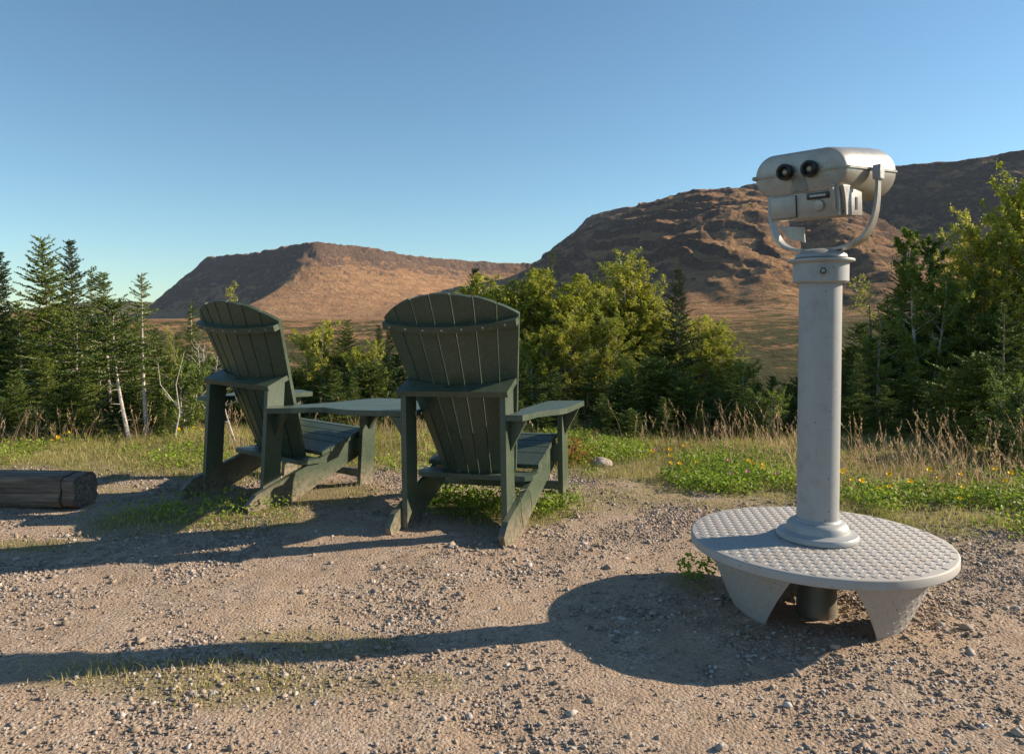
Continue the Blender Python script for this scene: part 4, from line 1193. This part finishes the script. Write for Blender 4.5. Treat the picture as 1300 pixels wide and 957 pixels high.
# coin box under the housing
def hbox(name, x0, x1, y0, y1, z0, z1, m_, par, bv=.003):
    bm = bmesh.new(); box(bm, x0, x1, y0, y1, z0, z1); bmesh.ops.transform(bm, matrix=HB, verts=bm.verts)
    return obj(name, bm, m_, par, bv, True)
bm = bmesh.new(); prism(bm, [(-.196, -.150), (.020, -.150), (.020, -.066), (-.17, -.040), (-.196, -.046)], 'x', -.112, .136)
bmesh.ops.transform(bm, matrix=HB, verts=bm.verts); cb = obj('coin_box', bm, M_HEAD, vw, .004, True)
hbox('access_door', -.106, -.014, -.2045, -.1985, -.142, -.066, M_HEAD, cb, .0015)
hbox('door_shadow_groove', -.1075, -.0125, -.1985, -.1955, -.1435, -.0645, M_LABEL, cb, 0)  # dark sheet standing in for the shadow groove round the door
# coin slot label, its pale line of text and the turning knob
hbox('coin_label', .026, .104, -.2035, -.1955, -.086, -.064, M_LABEL, cb, .002)
for i in range(9): hbox('lettering', .038+i*.0062, .0425+i*.0062, -.2042, -.2034, -.078, -.071, M_WHITE, cb, 0)
Mk = HB @ Matrix.Translation((.068, -.196, -.109)) @ Matrix.Rotation(R(90), 4, 'X')
bm = bmesh.new(); lathe(bm, [(.0195, -.002), (.0195, .010), (.0180, .0130), (.010, .014)], 36, Mk); obj('coin_knob', bm, M_HEAD, cb, smooth=True)
# curved cheek brackets down the box side and the side label
bm = bmesh.new(); prism(bm, [(-.226, -.045), (-.190, -.045), (-.190, -.132), (-.204, -.134), (-.212, -.118), (-.220, -.085)], 'x', .116, .126)
bmesh.ops.transform(bm, matrix=HB, verts=bm.verts); obj('cheek_fin', bm, M_HEAD, cb, .0015)
bm = bmesh.new(); prism(bm, [(-.192, -.048), (-.130, -.048), (-.150, -.10), (-.156, -.150), (-.170, -.150), (-.176, -.09)], 'x', .1365, .150)
bmesh.ops.transform(bm, matrix=HB, verts=bm.verts); obj('cheek_fin', bm, M_HEAD, cb, .0015)
for k_, (z0_, z1_) in enumerate(((-.098, -.090), (-.110, -.102), (-.122, -.114))): hbox('side_label', .1362, .1378, -.140, -.112, z0_, z1_, M_LABEL, cb, 0)
hbox('side_label', .1362, .1378, -.050, -.030, -.13, -.085, M_LABEL, cb, 0)

# ------------------------------------------------------------------ air, sky, sun, camera
HAZE = True
if HAZE:
    bm = bmesh.new(); bmesh.ops.create_cube(bm, size=1)
    for v in bm.verts: v.co = Vector((v.co.x*15600, v.co.y*15600, (-110 if v.co.z < 0 else 640)))
    m = bpy.data.materials.new('haze_air'); m.use_nodes = True; nt = m.node_tree
    nt.nodes.remove(nt.nodes['Principled BSDF'])
    pv = nt.nodes.new('ShaderNodeVolumePrincipled'); pv.inputs['Density'].default_value = .000020
    pv.inputs['Color'].default_value = (.62, .76, 1, 1); pv.inputs['Anisotropy'].default_value = .1
    nt.links.new(pv.outputs[0], nt.nodes['Material Output'].inputs['Volume'])
    hz = obj('haze', bm, m); tag(hz, 'thin blue haze over the valley', 'haze', kind='stuff')

sc = bpy.context.scene
wd = bpy.data.worlds.new('World'); sc.world = wd; wd.use_nodes = True; nt = wd.node_tree
sky = nt.nodes.new('ShaderNodeTexSky'); sky.sky_type = 'NISHITA'; sky.sun_disc = False
sky.sun_elevation = SUN_EL; sky.sun_rotation = pi/2-SUN_AZ
sky.altitude = 600; sky.air_density = 1.0; sky.dust_density = .1; sky.ozone_density = 1.0
nt.links.new(mix(nt, 1.0, sky.outputs[0], (.80, 1.035, 1.10), 'MULTIPLY'), nt.nodes['Background'].inputs[0]); nt.nodes['Background'].inputs[1].default_value = .074

sun = bpy.data.lights.new('sun', 'SUN'); sun.energy = 5.0; sun.angle = R(.53); sun.color = (1, .86, .66)
so = bpy.data.objects.new('sun', sun); C.objects.link(so)
dv = Vector((cos(SUN_AZ)*cos(SUN_EL), sin(SUN_AZ)*cos(SUN_EL), sin(SUN_EL)))
so.rotation_euler = dv.to_track_quat('Z', 'Y').to_euler(); so.location = dv*30

cam = bpy.data.cameras.new('camera'); cam.sensor_width = 36; cam.lens = 931.6/1300*36; cam.shift_y = -44.5/1300
cam.clip_start = .05; cam.clip_end = 60000
co = bpy.data.objects.new('camera', cam); C.objects.link(co); co.location = (0, 0, CAM_H); co.rotation_euler = (pi/2-.0315, 0, 0)
sc.camera = co
sc.view_settings.view_transform = 'Standard'; sc.view_settings.look = 'None'; sc.view_settings.gamma = 1; sc.view_settings.exposure = .86
sc.cycles.use_denoising = True; sc.cycles.max_bounces = 6; sc.cycles.transparent_max_bounces = 4
